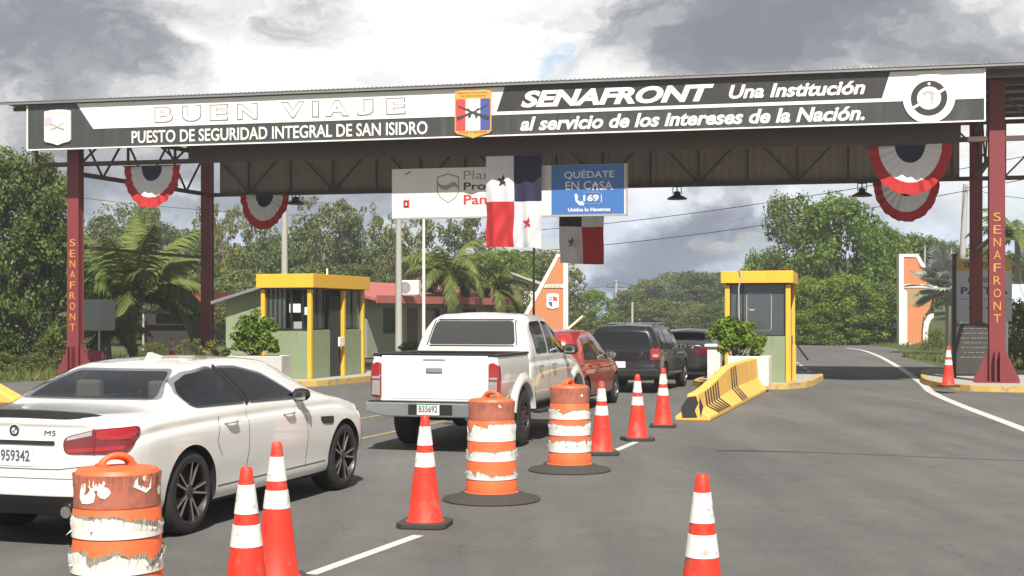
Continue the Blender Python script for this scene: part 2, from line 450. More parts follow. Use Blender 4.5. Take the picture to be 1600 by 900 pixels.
def thing(name, label, cat, loc=(0, 0, 0), rz=0.0, group=None):
    o = bpy.data.objects.new(name, None); COL.objects.link(o)
    o.empty_display_size = .2
    o.location = loc; o.rotation_euler = (0, 0, rz)
    o['label'] = label; o['category'] = cat
    if group: o['group'] = group
    return o


def tag(o, label, cat, group=None):
    o['label'] = label; o['category'] = cat
    if group: o['group'] = group
    return o


def kids(o): return CHILD.get(o.name, [])


def dup(root, loc=None, rz=None, label=None, group=None):
    """a copy of a thing with its parts and sub-parts"""
    def rec(o, parent):
        c = o.copy(); COL.objects.link(c)
        if parent is not None: c.parent = parent
        for ch in [x for x in COL.objects if x.parent == o]: rec(ch, c)
        return c
    c = rec(root, None)
    if loc is not None: c.location = loc
    if rz is not None: c.rotation_euler = (0, 0, rz)
    if label: c['label'] = label
    if group: c['group'] = group
    return c


def struct(o): o['kind'] = 'structure'; return o


def at(px, py, Y):
    """the point at depth Y seen at a photograph pixel"""
    return Vector(((px - 800) / FOC * Y, Y, CAMH + (HZN - py) / FOC * Y))


def on_ground(px, py, z=0.0):
    Y = FOC * (CAMH - z) / (py - HZN)
    return Vector(((px - 800) / FOC * Y, Y, z))


TXT = {}


def text_mesh(txt, bold=0.0, shear=0.0, extrude=.01, spacing=1.0, align='CENTER'):
    key = (txt, bold, shear, extrude, spacing)
    cu = bpy.data.curves.new('lettering', 'FONT')
    cu.body = txt; cu.size = 1.0; cu.offset = bold; cu.shear = shear; cu.extrude = extrude; cu.space_character = spacing
    cu.align_x = 'LEFT'; cu.resolution_u = 4
    o = bpy.data.objects.new('lettering', cu); COL.objects.link(o)
    dg = bpy.context.evaluated_depsgraph_get()
    me = bpy.data.meshes.new_from_object(o.evaluated_get(dg))
    bpy.data.objects.remove(o); bpy.data.curves.remove(cu)
    return me


def lettering(txt, m, parent, org, xd, up, w, h, name='lettering', bold=.0, shear=0.0, depth=.01, spacing=1.0):
    """text stretched to w x h, its lower left corner at org (parent space), reading along xd"""
    me = text_mesh(txt, bold, shear, .5, spacing)
    n = len(me.vertices); co = np.empty(n * 3); me.vertices.foreach_get('co', co); co = co.reshape(-1, 3)
    lo, hi = co.min(0), co.max(0)
    xd, up = Vector(xd).normalized(), Vector(up).normalized(); nd = xd.cross(up)
    q = np.stack([(co[:, 0] - lo[0]) / (hi[0] - lo[0]) * w, (co[:, 1] - lo[1]) / (hi[1] - lo[1]) * h, (co[:, 2] - lo[2]) / max(hi[2] - lo[2], 1e-6) * depth], 1)
    B = np.array([xd, up, nd])
    co = q @ B + np.array(org)
    me.vertices.foreach_set('co', co.ravel()); me.update()
    me.materials.clear(); me.materials.append(m)
    me.name = name
    return link(name, me, parent)


def eval_mesh(o):
    dg = bpy.context.evaluated_depsgraph_get()
    return bpy.data.meshes.new_from_object(o.evaluated_get(dg))


def bool_cut(me, cutters):
    """me minus each cutter mesh"""
    o = bpy.data.objects.new('work', me); COL.objects.link(o)
    tmp = []
    for c in cutters:
        q = bpy.data.objects.new('cut', c); COL.objects.link(q); tmp.append(q)
        b = o.modifiers.new('b', 'BOOLEAN'); b.operation = 'DIFFERENCE'; b.object = q; b.solver = 'EXACT'
    r = eval_mesh(o)
    for q in tmp + [o]: bpy.data.objects.remove(q)
    return r


def star(n=5, r=1.0, inner=.4, rot=90):
    return [((r if i % 2 == 0 else r * inner) * math.cos(R(rot + i * 180 / n)), (r if i % 2 == 0 else r * inner) * math.sin(R(rot + i * 180 / n))) for i in range(2 * n)]


def fillet(p, r, n=4):
    o = []; N = len(p)
    for i in range(N):
        a, b, c = Vector(p[i - 1]), Vector(p[i]), Vector(p[(i + 1) % N])
        u, v = a - b, c - b; k = min(r, u.length * .45, v.length * .45)
        s, e = b + u.normalized() * k, b + v.normalized() * k
        for j in range(n + 1):
            t = j / n; o.append(tuple(s * (1 - t)**2 + b * 2 * t * (1 - t) + e * t * t))
    return o


def chaikin(p, k=2, q=.22):
    for _ in range(k):
        o = []
        for i in range(len(p)):
            a, b = p[i], p[(i + 1) % len(p)]
            o += [(a[0] * (1 - q) + b[0] * q, a[1] * (1 - q) + b[1] * q), (a[0] * q + b[0] * (1 - q), a[1] * q + b[1] * (1 - q))]
        p = o
    return p

# ================================================================== vehicles (local: +Y forward, x = 0 centre, rear bumper at y = 0)


def pchip(xs, ys, q):
    xs, ys, q = map(np.asarray, (xs, ys, q))
    h = np.diff(xs); d = np.diff(ys) / h
    m = np.zeros(len(xs)); m[0], m[-1] = d[0], d[-1]
    for i in range(1, len(xs) - 1):
        if d[i - 1] * d[i] > 0:
            w1, w2 = 2 * h[i] + h[i - 1], h[i] + 2 * h[i - 1]
            m[i] = (w1 + w2) / (w1 / d[i - 1] + w2 / d[i])
    k = np.clip(np.searchsorted(xs, q) - 1, 0, len(h) - 1)
    t = (q - xs[k]) / h[k]
    return (2 * t**3 - 3 * t**2 + 1) * ys[k] + (t**3 - 2 * t**2 + t) * h[k] * m[k] + (-2 * t**3 + 3 * t**2) * ys[k + 1] + (t**3 - t**2) * h[k] * m[k + 1]


def catmull(P, seg):
    P = [np.array(p, float) for p in P]
    E = [P[0] * [-1, 1] * 1.0 if False else np.array([-P[1][0], P[1][1]])] + P + [np.array([-P[-2][0], P[-2][1]])]
    out = []
    for i in range(1, len(E) - 2):
        p0, p1, p2, p3 = E[i - 1], E[i], E[i + 1], E[i + 2]
        t0 = 0; t1 = t0 + max(np.linalg.norm(p1 - p0), 1e-4)**.5; t2 = t1 + max(np.linalg.norm(p2 - p1), 1e-4)**.5; t3 = t2 + max(np.linalg.norm(p3 - p2), 1e-4)**.5
        for j in range(seg):
            t = t1 + (t2 - t1) * j / seg
            a1 = (t1 - t) / (t1 - t0) * p0 + (t - t0) / (t1 - t0) * p1; a2 = (t2 - t) / (t2 - t1) * p1 + (t - t1) / (t2 - t1) * p2; a3 = (t3 - t) / (t3 - t2) * p2 + (t - t2) / (t3 - t2) * p3
            b1 = (t2 - t) / (t2 - t0) * a1 + (t - t0) / (t2 - t0) * a2; b2 = (t3 - t) / (t3 - t1) * a2 + (t - t1) / (t3 - t1) * a3
            out.append((t2 - t) / (t2 - t1) * b1 + (t - t1) / (t2 - t1) * b2)
    out.append(P[-1])
    return out


def loft(st, rear=None, front=None, r_end=.07, seg=4, ny=70, fade=.55):
    """car shell from stations (y, zb, wS, wM, zM, wB, zB, wR, zR, zT)"""
    A = np.array(st, float); L0, L1 = A[0, 0], A[-1, 0]
    ys = sorted(set(list(np.linspace(L0, L1, ny)) + [L0 + r_end * q for q in (.03, .12, .3, .6, 1)] + [L1 - r_end * q for q in (.03, .12, .3, .6, 1)]))
    ys = np.array(ys); C = np.stack([pchip(A[:, 0], A[:, c], ys) for c in range(1, 10)], 1)
    V, rings = [], []
    K = None
    for y, v in zip(ys, C):
        zb, wS, wM, zM, wB, zB, wR, zR, zT = v
        d = min(y - L0, L1 - y); ins = r_end * (1 - math.sqrt(max(0, 1 - (1 - d / r_end)**2))) if d < r_end else 0
        i2 = ins * .8
        pts = [(0, zb + i2), (wS * .8, zb + i2), (wS - ins, zb + .07 + i2), (wM - .012 - ins, (zb + zM) / 2), (wM - ins, zM), (wM + (wB - wM) * .5 + .012 - ins, zM + .66 * (zB - zM)), (wM + (wB - wM) * .62 - .006 - ins, zM + .75 * (zB - zM)), (wB - ins, zB), (wR - ins, zR - i2), (wR * .6, zT - (zT - zR) * .3 - i2), (0, zT - i2)]
        h = catmull(pts, seg); K = len(h)
        fr = max(0, 1 - (y - L0) / fade); ff = max(0, 1 - (L1 - y) / fade)
        fr, ff = fr * fr * (3 - 2 * fr), ff * ff * (3 - 2 * ff)
        ring = []
        def P(x, z):
            yy = y
            if rear: yy += fr * rear(x, z)
            if front: yy -= ff * front(x, z)
            return (x, yy, z)
        ring = [P(x, z) for x, z in h] + [P(-x, z) for x, z in h[-2:0:-1]]
        rings.append(ring)
    N = len(rings[0]); mb = MB()
    vs = [p for r in rings for p in r]; fs = []
    for i in range(len(rings) - 1):
        for j in range(N):
            fs.append((i * N + j, i * N + (j + 1) % N, (i + 1) * N + (j + 1) % N, (i + 1) * N + j))
    mb.add(vs, fs)
    for ei, flip, fn, sg in ((0, False, rear, 1), (len(rings) - 1, True, front, -1)):
        y = ys[ei]; v = rings[ei]; nc = 14; cv = []; cf = []
        base = [(v[j][0], v[j][2]) for j in range(K)]
        for x, z in base:
            for c in range(nc + 1):
                xx = -x + 2 * x * c / nc
                cv.append((xx, y + sg * (fn(xx, z) if fn else 0), z))
        for j in range(K - 1):
            for c in range(nc):
                a = j * (nc + 1) + c; f = (a, a + 1, a + nc + 2, a + nc + 1)
                cf.append(f[::-1] if flip else f)
        mb.add(cv, cf)
    me = mb.mesh('shell', WHITE_CAR)
    b = bmesh.new(); b.from_mesh(me)
    bmesh.ops.remove_doubles(b, verts=b.verts, dist=2e-4)
    bmesh.ops.dissolve_degenerate(b, edges=b.edges, dist=1e-4)
    bmesh.ops.recalc_face_normals(b, faces=b.faces)
    b.to_mesh(me); b.free()
    return me


def cyl_x(y, z, r, x0, x1, n=40):
    mb = MB(); vs = []
    for x in (x0, x1):
        for j in range(n):
            a = 2 * math.pi * j / n; vs.append((x, y + r * math.cos(a), z + r * math.sin(a)))
    fs = [tuple(range(n))[::-1], tuple(range(n, 2 * n))] + [(j, (j + 1) % n, n + (j + 1) % n, n + j) for j in range(n)]
    me = mb.add(vs, fs).mesh('cut', UNDER)
    b = bmesh.new(); b.from_mesh(me); bmesh.ops.recalc_face_normals(b, faces=b.faces); b.to_mesh(me); b.free()
    return me


def arches(me, axles, r, depth=.42, half=1.3, wmax=.95):
    """cut the wheel arches and darken their insides"""
    cut = [cyl_x(y, z, r, s * (wmax - depth), s * half) if s > 0 else cyl_x(y, z, r, s * half, s * (wmax - depth)) for y, z in axles for s in (-1, 1)]
    return bool_cut(me, cut)


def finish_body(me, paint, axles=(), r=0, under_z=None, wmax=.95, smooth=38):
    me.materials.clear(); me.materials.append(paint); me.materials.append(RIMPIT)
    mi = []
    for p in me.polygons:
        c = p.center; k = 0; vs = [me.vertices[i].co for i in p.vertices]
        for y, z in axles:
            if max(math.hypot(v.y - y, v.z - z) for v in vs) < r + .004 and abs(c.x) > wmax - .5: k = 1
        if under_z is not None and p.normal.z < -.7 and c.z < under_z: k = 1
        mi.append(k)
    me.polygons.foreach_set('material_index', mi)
    me.polygons.foreach_set('use_smooth', [True] * len(mi))
    me.set_sharp_from_angle(angle=R(smooth))
    return me


def tree_of(me):
    return BVHTree.FromPolygons([v.co.copy() for v in me.vertices], [tuple(p.vertices) for p in me.polygons])


PROJ = {   # 2-D (a, b) -> ray origin and direction
    'right': (lambda a, b: Vector((3, a, b)), Vector((-1, 0, 0))),
    'left': (lambda a, b: Vector((-3, a, b)), Vector((1, 0, 0))),
    'rear': (lambda a, b: Vector((a, -3, b)), Vector((0, 1, 0))),
    'front': (lambda a, b: Vector((a, 9, b)), Vector((0, -1, 0))),
    'top': (lambda a, b: Vector((a, b, 5)), Vector((0, 0, -1))),
    'corner': (lambda a, b: Vector((.8 * a + .6 * 3, .6 * a - .8 * 3, b)), Vector((-.6, .8, 0))),
    'corner_far': (lambda a, b: Vector((-.8 * a - .6 * 3, .6 * a - .8 * 3, b)), Vector((.6, .8, 0))),
}


def patch(bvh, outline, proj, off=.004, res=.05, rnd_=2):
    """a sheet that hugs the body inside an outline drawn in the projection plane"""
    fo, d = PROJ[proj]
    pl = fillet(outline, .055 * rnd_) if rnd_ else list(outline)
    dense = []
    for i in range(len(pl)):
        a, b = pl[i], pl[(i + 1) % len(pl)]; L = math.hypot(b[0] - a[0], b[1] - a[1]); k = max(1, int(L / res))
        dense += [(a[0] + (b[0] - a[0]) * j / k, a[1] + (b[1] - a[1]) * j / k) for j in range(k)]
    n = len(dense); xs = [p[0] for p in dense]; zs = [p[1] for p in dense]
    pts = [Vector(p) for p in dense]
    gx = np.arange(min(xs) + res * .6, max(xs), res); gz = np.arange(min(zs) + res * .6, max(zs), res)
    for x in gx:
        for z in gz:
            if min((x - a)**2 + (z - b)**2 for a, b in dense) > (res * .4)**2: pts.append(Vector((x, z)))
    v, e, f, *_ = delaunay_2d_cdt(pts, [(i, (i + 1) % n) for i in range(n)], [], 1, 1e-5)
    V, ok = [], []
    for p in v:
        o = fo(p.x, p.y); h, nn, _, _ = bvh.ray_cast(o, d)
        if h is None: V.append((0, 0, 0)); ok.append(False); continue
        if nn.dot(d) > 0: nn = -nn
        V.append(h + nn * off); ok.append(True)
    F = []
    for t in f:
        if all(ok[i] for i in t):
            a, b_, c = (Vector(V[i]) for i in t[:3])
            F.append(tuple(t) if (b_ - a).cross(c - a).dot(d) < 0 else tuple(t)[::-1])
    used = sorted({i for t in F for i in t}); ix = {q: i for i, q in enumerate(used)}
    return [V[i] for i in used], [tuple(ix[i] for i in t) for t in F]


def decal(name, bvh, outline, proj, m, parent, off=.004, res=.05, rnd_=2):
    mb = MB(); V, F = patch(bvh, outline, proj, off, res, rnd_)
    mb.add(V, F)
    return mb.obj(name, m, parent, smooth=60)


def ribbon(mb, bvh, line, proj, w=.007, off=.002, res=.04, mi=0):
    """a thin strip along a polyline on the body"""
    fo, d = PROJ[proj]; L = []
    for i in range(len(line) - 1):
        a, b = line[i], line[i + 1]; k = max(1, int(math.hypot(b[0] - a[0], b[1] - a[1]) / res))
        L += [(a[0] + (b[0] - a[0]) * j / k, a[1] + (b[1] - a[1]) * j / k) for j in range(k)]
    L.append(line[-1]); vs = []
    for i, p in enumerate(L):
        q0, q1 = L[max(i - 1, 0)], L[min(i + 1, len(L) - 1)]
        t = Vector((q1[0] - q0[0], q1[1] - q0[1])).normalized(); nn = Vector((-t.y, t.x)) * w / 2
        for s in (-1, 1):
            h, nr, _, _ = bvh.ray_cast(fo(p[0] + nn.x * s, p[1] + nn.y * s), d)
            if h is None: return
            if nr.dot(d) > 0: nr = -nr
            vs.append(h + nr * off)
    fs = [(2 * i, 2 * i + 1, 2 * i + 3, 2 * i + 2) for i in range(len(L) - 1)]
    a, b, c = vs[0], vs[1], vs[3]
    if (b - a).cross(c - a).dot(d) > 0: fs = [f[::-1] for f in fs]
    mb.add(vs, fs, mi)


def mirror_x(pts): return [(-a, b) for a, b in pts][::-1]


def wheel(root, x, y, R_, w, rimr, style='double', face=RIMLIGHT, dark=RIMDARK):
    """tyre with its rim; x signed outer side"""
    s = 1 if x > 0 else -1
    M = Matrix.Translation((x, y, R_)) @ Matrix.Rotation(R(90) * s, 4, 'Y')
    k = R_
    prof = [(rimr, w * .0), (rimr + .012, .004), (k * .90, -.006), (k * .965, -.02), (k * .995, -.045), (k, -.07), (k - .006, -.072), (k - .006, -.078), (k, -.08), (k, -w / 2), (k, -w + .07), (k * .965, -w + .02), (rimr, -w)]
    prof = [(r, z) for r, z in prof]
    t = MB().lathe(prof, 48, M=M, closed=True).obj('wheel', RUBBER, root, smooth=35)
    rm = MB()
    rm.lathe([(rimr - .004, -.002), (rimr + .002, .006), (rimr - .016, .004), (rimr - .022, -.02), (rimr - .03, -.13), (.02, -.13)], 40, 0, M, caps=False)
    rm.lathe([(.0, -.012), (.045, -.014), (.06, -.03), (.06, -.12)], 20, 0, M, caps=False)
    def spoke(a0, r0, r1, w0, w1, z0, z1, mi):
        ca, sa = math.cos(a0), math.sin(a0); vs = []
        for r, ww, z in ((r0, w0, z0), (r1, w1, z1)):
            for zz in (z, z - .025):
                for q in (-1, 1): vs.append((r * ca - q * ww * sa, r * sa + q * ww * ca, zz))
        f = [(0, 1, 5, 4), (2, 6, 7, 3), (0, 4, 6, 2), (1, 3, 7, 5), (4, 5, 7, 6), (0, 2, 3, 1)]
        rm.add(vs, f, mi, M)
    if style == 'double':
        for i in range(5):
            for q in (-1, 1):
                a = R(72 * i + 20)
                spoke(a + q * .19, .045, rimr - .010, .011, .010, -.020, -.012, 0)
                spoke(a + q * .19, .055, rimr - .014, .0075, .0075, -.0165, -.0045, 1)
    elif style == 'six':
        for i in range(6):
            spoke(R(60 * i), .05, rimr - .012, .032, .042, -.018, -.006, 0)
        for i in range(6):
            a = R(60 * i + 30); rm.box(.07 * math.cos(a) - .008, .07 * math.cos(a) + .008, .07 * math.sin(a) - .008, .07 * math.sin(a) + .008, -.03, -.012, 1, M)
            rm.box(.15 * math.cos(a) - .009, .15 * math.cos(a) + .009, .15 * math.sin(a) - .009, .15 * math.sin(a) + .009, -.03, -.008, 1, M)
    else:
        for i in range(5):
            spoke(R(72 * i + 10), .045, rimr - .01, .030, .036, -.016, -.006, 1)
    rm.obj('rim', [dark, face], t, smooth=30)
    return t


def num_plate(root, M, w=.31, h=.155, txt='', green=False):
    p = MB().box(-w / 2, w / 2, -.008, 0, -h / 2, h / 2, 0, M).obj('number_plate', PLATE, root, bevel=.002)
    def place(o):
        o.data.transform(M); return o
    if txt:
        place(lettering(txt, PLATEINK, p, (-w * .42, -.0085, -h * .26), (1, 0, 0), (0, 0, 1), w * .84, h * .56, 'plate_number', .02, depth=.003))
    if green:
        MB().box(-w / 2 + .004, w / 2 - .004, -.0095, -.008, h * .36, h * .48, 0, M).obj('plate_strip', PLATEGREEN, p)
    return p


def door_mirror(root, x, y, z, m, glassy=CHROME, sc=1.0):
    s = 1 if x > 0 else -1
    mb = MB(); n = 14; vs = []
    prof = [(-.055, .30), (-.045, .8), (.0, 1.0), (.05, .85), (.085, .45), (.095, .1)]
    for dy, q in prof:
        for j in range(n):
            a = 2 * math.pi * j / n
            ca, sa = math.cos(a), math.sin(a)
            r = (abs(ca)**3 + abs(sa)**3)**(-1 / 3)
            vs.append((x + s * .10 * sc + .105 * sc * q * r * ca, y + dy * sc, z + .07 * sc * q * r * sa + .045))
    fs = [(i * n + j, i * n + (j + 1) % n, (i + 1) * n + (j + 1) % n, (i + 1) * n + j) for i in range(len(prof) - 1) for j in range(n)]
    fs += [tuple(range(n))[::-1], tuple((len(prof) - 1) * n + j for j in range(n))]
    mb.add(vs, fs)
    mb.bar((x - s * .05, y + .03, z - .005), (x + s * .06, y + .02, z + .02), .05, .03)
    o = mb.obj('door_mirror', m, root, smooth=40)
    MB().box(x + s * .10 * sc - .075 * sc, x + s * .10 * sc + .075 * sc, y - .053 * sc, y - .049 * sc, z + .0, z + .09 * sc).obj('mirror_glass', glassy, o, bevel=.001)
    return o


def handle(root, x, y, z, m, L=.2):
    s = 1 if x > 0 else -1
    return MB().tube([(x, y - L / 2, z), (x + s * .03, y - L / 3, z + .003), (x + s * .034, y, z + .004), (x + s * .03, y + L / 3, z + .003), (x, y + L / 2, z)], [.010, .014, .015, .014, .010], 8).obj('door_handle', m, root, smooth=60)


HEAD = -17.57     # heading of the lanes, degrees


# ------------------------------------------------------------------ white sports saloon
def white_saloon():
    root = thing('sedan', 'white sports sedan with tinted windows and dark double-spoke alloy wheels behind the front orange drum', 'car', (-3.80, 10.22, 0), R(HEAD))
    st = [(0.00, .30, .80, .865, .62, .85, .88, .70, .985, 1.005),
          (0.12, .25, .84, .905, .62, .88, .905, .74, 1.005, 1.035),
          (0.60, .20, .88, .935, .64, .905, .945, .77, 1.01, 1.05),
          (0.82, .18, .89, .94, .65, .905, .955, .72, 1.03, 1.07),
          (1.25, .17, .90, .945, .66, .90, .965, .635, 1.20, 1.245),
          (1.70, .17, .90, .94, .66, .895, .97, .58, 1.335, 1.375),
          (2.30, .17, .90, .935, .66, .89, .975, .565, 1.365, 1.415),
          (2.90, .17, .90, .935, .66, .885, .97, .565, 1.335, 1.39),
          (3.20, .17, .90, .935, .66, .88, .965, .57, 1.26, 1.32),
          (3.60, .17, .89, .935, .66, .88, .96, .62, 1.08, 1.14),
          (3.85, .18, .86, .94, .66, .87, .945, .70, .985, 1.01),
          (4.25, .19, .85, .93, .64, .86, .88, .66, .92, .95),
          (4.70, .22, .80, .88, .60, .79, .76, .58, .82, .85),
          (4.91, .28, .72, .80, .52, .70, .64, .5, .70, .72)]
    rear = lambda x, z: .17 * (abs(x) / .9)**3.2 + (.05 * max(0, (z - .62) / .4)**1.2 - .05 * max(0, (z - .93) / .1) if z > .62 else .10 * max(0, (.42 - z) / .2))
    front = lambda x, z: .30 * (abs(x) / .9)**2.2 + .15 * max(0, (z - .4))
    me = loft(st, rear, front, .06)
    ax = [(1.04, .345), (4.0, .345)]
    me = arches(me, ax, .385, .36, 1.3, .95)
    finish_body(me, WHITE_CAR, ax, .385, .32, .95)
    T = tree_of(me)
    # hollow out the glazed cabin
    solid = me
    hol = MB(); sidec = fillet([(1.22, 1.035), (2.08, 1.025), (3.06, 1.005), (2.82, 1.13), (2.60, 1.235), (2.25, 1.305), (1.80, 1.315), (1.46, 1.278), (1.26, 1.21), (1.16, 1.13), (1.155, 1.065)], .03, 3)
    hol.add([(-1.2, a, b) for a, b in sidec] + [(1.2, a, b) for a, b in sidec], [tuple(range(len(sidec)))[::-1], tuple(range(len(sidec), 2 * len(sidec)))] + [(i, (i + 1) % len(sidec), len(sidec) + (i + 1) % len(sidec), len(sidec) + i) for i in range(len(sidec))])
    c1 = hol.mesh('cut', CABIN); rw_ = fillet([(-.62, 1.10), (.62, 1.10), (.55, 1.20), (.455, 1.305), (-.455, 1.305), (-.55, 1.20)], .05, 3)
    c2 = MB().prism(rw_, .55, 2.6).mesh('cut', CABIN)
    c3 = MB().box(-.70, .70, 1.35, 3.3, .62, 1.06).mesh('cut', CABIN)
    for c in (c1, c2, c3):
        q = bmesh.new(); q.from_mesh(c); bmesh.ops.recalc_face_normals(q, faces=q.faces); q.to_mesh(c); q.free()
    me = bool_cut(solid, [c1, c2, c3])
    names = [m.name for m in me.materials]
    while len(me.materials) < 3: me.materials.append(CABIN)
    me.materials[2] = CABIN
    for p in me.polygons:
        h = T.find_nearest(p.center)
        if h[0] is not None and h[3] > .012: p.material_index = 2 if p.material_index != 1 else 1
    me.polygons.foreach_set('use_smooth', [True] * len(me.polygons)); me.set_sharp_from_angle(angle=R(38))
    body = link('body', me, root)
    def seat(x, y, w, z1, hr):
        s_ = MB(); s_.prism([(y, .66), (y + .52, .66), (y + .52, .78), (y + .16, .80), (y - .06, z1), (y - .16, z1), (y - .04, .8)], -w / 2, w / 2, 0, Matrix.Translation((x, 0, 0)) @ Matrix(((0, 1, 0, 0), (1, 0, 0, 0), (0, 0, 1, 0), (0, 0, 0, 1))))
        so = s_.obj('seat', SEATTAN, root, bevel=.04, segs=3)
        for q in hr: MB().box(q - .12, q + .12, y - .17, y - .07, z1 + .02, z1 + .19).obj('headrest', SEATTAN, so, bevel=.03, segs=3)
    seat(.36, 2.42, .5, 1.06, (.36,)); seat(-.36, 2.42, .5, 1.06, (-.36,)); seat(0, 1.62, 1.25, 1.03, (-.36, .36))
    MB().tube([(-.40 + .18 * math.cos(i * math.pi / 8), 2.95 + .05 * math.sin(i * math.pi / 8), .93 + .17 * math.sin(i * math.pi / 8)) for i in range(17)], .016, 6).obj('steering_wheel', TRIM, root)
    MB().box(-.68, .68, 3.0, 3.28, .64, .98).obj('dashboard', CABIN, root, bevel=.04)
    decal('rear_window', T, [(-.68, 1.085), (.68, 1.085), (.58, 1.20), (.475, 1.32), (-.475, 1.32), (-.58, 1.20)], 'rear', CLEARGLASS, root, .006, .03, 1)
    decal('windscreen', T, [(-.66, 1.03), (.66, 1.03), (.52, 1.30), (-.52, 1.30)], 'front', GLASS, root, .004, .08)
    dlo = [(1.17, 1.015), (2.10, 1.005), (3.12, .985), (2.85, 1.13), (2.62, 1.25), (2.25, 1.325), (1.80, 1.335), (1.42, 1.30), (1.16, 1.22), (1.06, 1.13), (1.08, 1.05)]
    dlo_t = [(1.13, .995), (2.10, .985), (3.20, .962), (2.88, 1.15), (2.64, 1.272), (2.25, 1.345), (1.80, 1.352), (1.44, 1.315), (1.205, 1.235), (1.09, 1.14), (1.09, 1.03)]
    for side in ('right', 'left'):
        rim = MB(); edge = fillet(dlo, .04, 3); edge.append(edge[0])
        ribbon(rim, T, edge, side, .040, .006, .03); ribbon(rim, T, [(2.05, 1.0), (1.915, 1.335)], side, .075, .007)
        rim.obj('window_trim', TRIM, root)
        rearw = [p for p in dlo if p[0] < 2.05] ; 
        rw = [(1.20, 1.015), (2.00, 1.006), (1.86, 1.33), (1.80, 1.335), (1.46, 1.295), (1.24, 1.22), (1.13, 1.13), (1.13, 1.05)]
        fw = [(2.09, 1.005), (3.12, .985), (2.85, 1.13), (2.62, 1.25), (2.25, 1.325), (1.96, 1.333)]
        decal('side_window', T, rw, side, CLEARGLASS, root, .009, .025, .6)
        decal('side_window', T, fw, side, CLEARGLASS, root, .009, .025, .6)
        s = 1 if side == 'right' else -1
        sm = MB()
        ribbon(sm, T, [(1.98, .98), (1.98, .62), (1.90, .36)], side)
        ribbon(sm, T, [(1.50, .93), (1.42, .72), (1.50, .60)], side)
        ribbon(sm, T, [(3.10, .955), (3.14, .62), (3.10, .33)], side)
        ribbon(sm, T, [(1.45, .345), (3.55, .345)], side, .01)
        sm.obj('panel_gaps', SEAM, root)
        decal('side_vent', T, [(3.40, .79), (3.72, .775), (3.70, .70), (3.46, .715)], side, TRIM, root, .006, .04, 1)
        for y in (1.66, 2.75):
            h = T.ray_cast(Vector((3 * s, y, .87)), Vector((-s, 0, 0)))[0]
            handle(root, h.x, y, .87, WHITE_CAR, .22)
        hm = T.ray_cast(Vector((3 * s, 2.98, .985)), Vector((-s, 0, 0)))[0]
        door_mirror(root, hm.x - s * .02, 2.98, .985, TRIM, CHROME, .86)
    # creases that catch the light along the flank
    for pr, sg in (('corner', 1), ('corner_far', -1)):
        tl = decal('taillight', T, [(.37, .735), (.365, .86), (.60, .925), (.93, .935), (.90, .84), (.82, .735)], pr, DARKLENS, root, .008, .04, 1)
        decal('light_strip', T, [(.60, .845), (.60, .915), (.90, .925), (.87, .845)], pr, REDLENS, tl, .012, .04, 1)
        decal('light_strip', T, [(.39, .835), (.40, .86), (.57, .91), (.57, .875)], pr, CLEARLENS, tl, .012, .04, 0)
        decal('light_strip', T, [(.40, .745), (.40, .775), (.80, .80), (.79, .77)], pr, REDLENS, tl, .012, .04, 0)
        g = MB(); ribbon(g, T, [(.585, .735), (.585, .925)], pr, .016, .013); g.obj('lens_divider', DARKLENS, tl)
    # boot lip, trim bar, bumper diffuser, exhausts, badge, lettering, plate
    lip = MB(); n = 24
    def lipf(u, v):
        x = -.66 + 1.32 * u; e = 1 - abs(2 * u - 1)**6
        h = T.ray_cast(Vector((x, .08 + .17 * (abs(x) / .9)**3.2, 3)), Vector((0, 0, -1)))[0]
        zz = h.z if h else 1.0
        return [(x, h.y + .11, zz + .002), (x, h.y + .02, zz + .012 + .022 * e), (x, h.y - .05 * e, zz + .026 * e + .006), (x, h.y - .055 * e, zz - .018), (x, h.y + .0, zz - .03)][int(round(v * 4))]
    lip.grid(lipf, n, 4); lip.obj('boot_spoiler', TRIM, root, smooth=40)
    decal('trim_bar', T, [(-.36, .80), (.36, .80), (.36, .832), (-.36, .832)], 'rear', TRIM, root, .010, .05, 0)
    decal('diffuser', T, [(-.74, .36), (-.60, .42), (.60, .42), (.74, .36), (.72, .26), (-.72, .26)], 'rear', TRIM, root, .012, .06, 1)
    sm = MB()
    ribbon(sm, T, [(-.72, .66), (-.40, .62), (.40, .62), (.72, .66)], 'rear'); ribbon(sm, T, [(-.85, .55), (.85, .55)], 'rear', .005)
    sm.obj('boot_gap', SEAM, root)
    for x in (-.56, -.46, .46, .56):
        MB().lathe([(.04, 0), (.045, -.0), (.045, .12), (.040, .12), (.038, .02)], 20, M=Matrix.Translation((x, .02, .30)) @ Matrix.Rotation(R(-90), 4, 'X')).obj('exhaust_tip', CHROME, root, smooth=40)
    h = T.ray_cast(Vector((0, -3, .905)), Vector((0, 1, 0)))[0]
    Mb = Matrix.Translation(h) @ Matrix.Rotation(R(90), 4, 'X')
    bd = MB().lathe([(.0, .006), (.024, .006), (.026, .009, 1), (.040, .009, 1), (.041, .011, 2), (.045, .010, 2), (.047, 0, 2)], 28, 0, Mb)
    bo = bd.obj('round_badge', [PLATE, TRIM, CHROME], root, smooth=30)
    q = MB()
    for a0 in (0, 180):
        arc = [(0, 0)] + [(.023 * math.cos(R(a0 + t)), .023 * math.sin(R(a0 + t))) for t in range(0, 91, 15)]
        q.add([(a, b, .0075) for a, b in arc], [tuple(range(len(arc)))], 0, Mb)
    q.obj('badge_quarters', EMBLUE, bo)
    h = T.ray_cast(Vector((.31, -3, .88)), Vector((0, 1, 0)))[0]
    lt = lettering('M5', TRIM, root, (.265, 0, .870), (1, 0, 0), (0, 0, 1), .095, .040, 'model_lettering', .0, 0, .003)
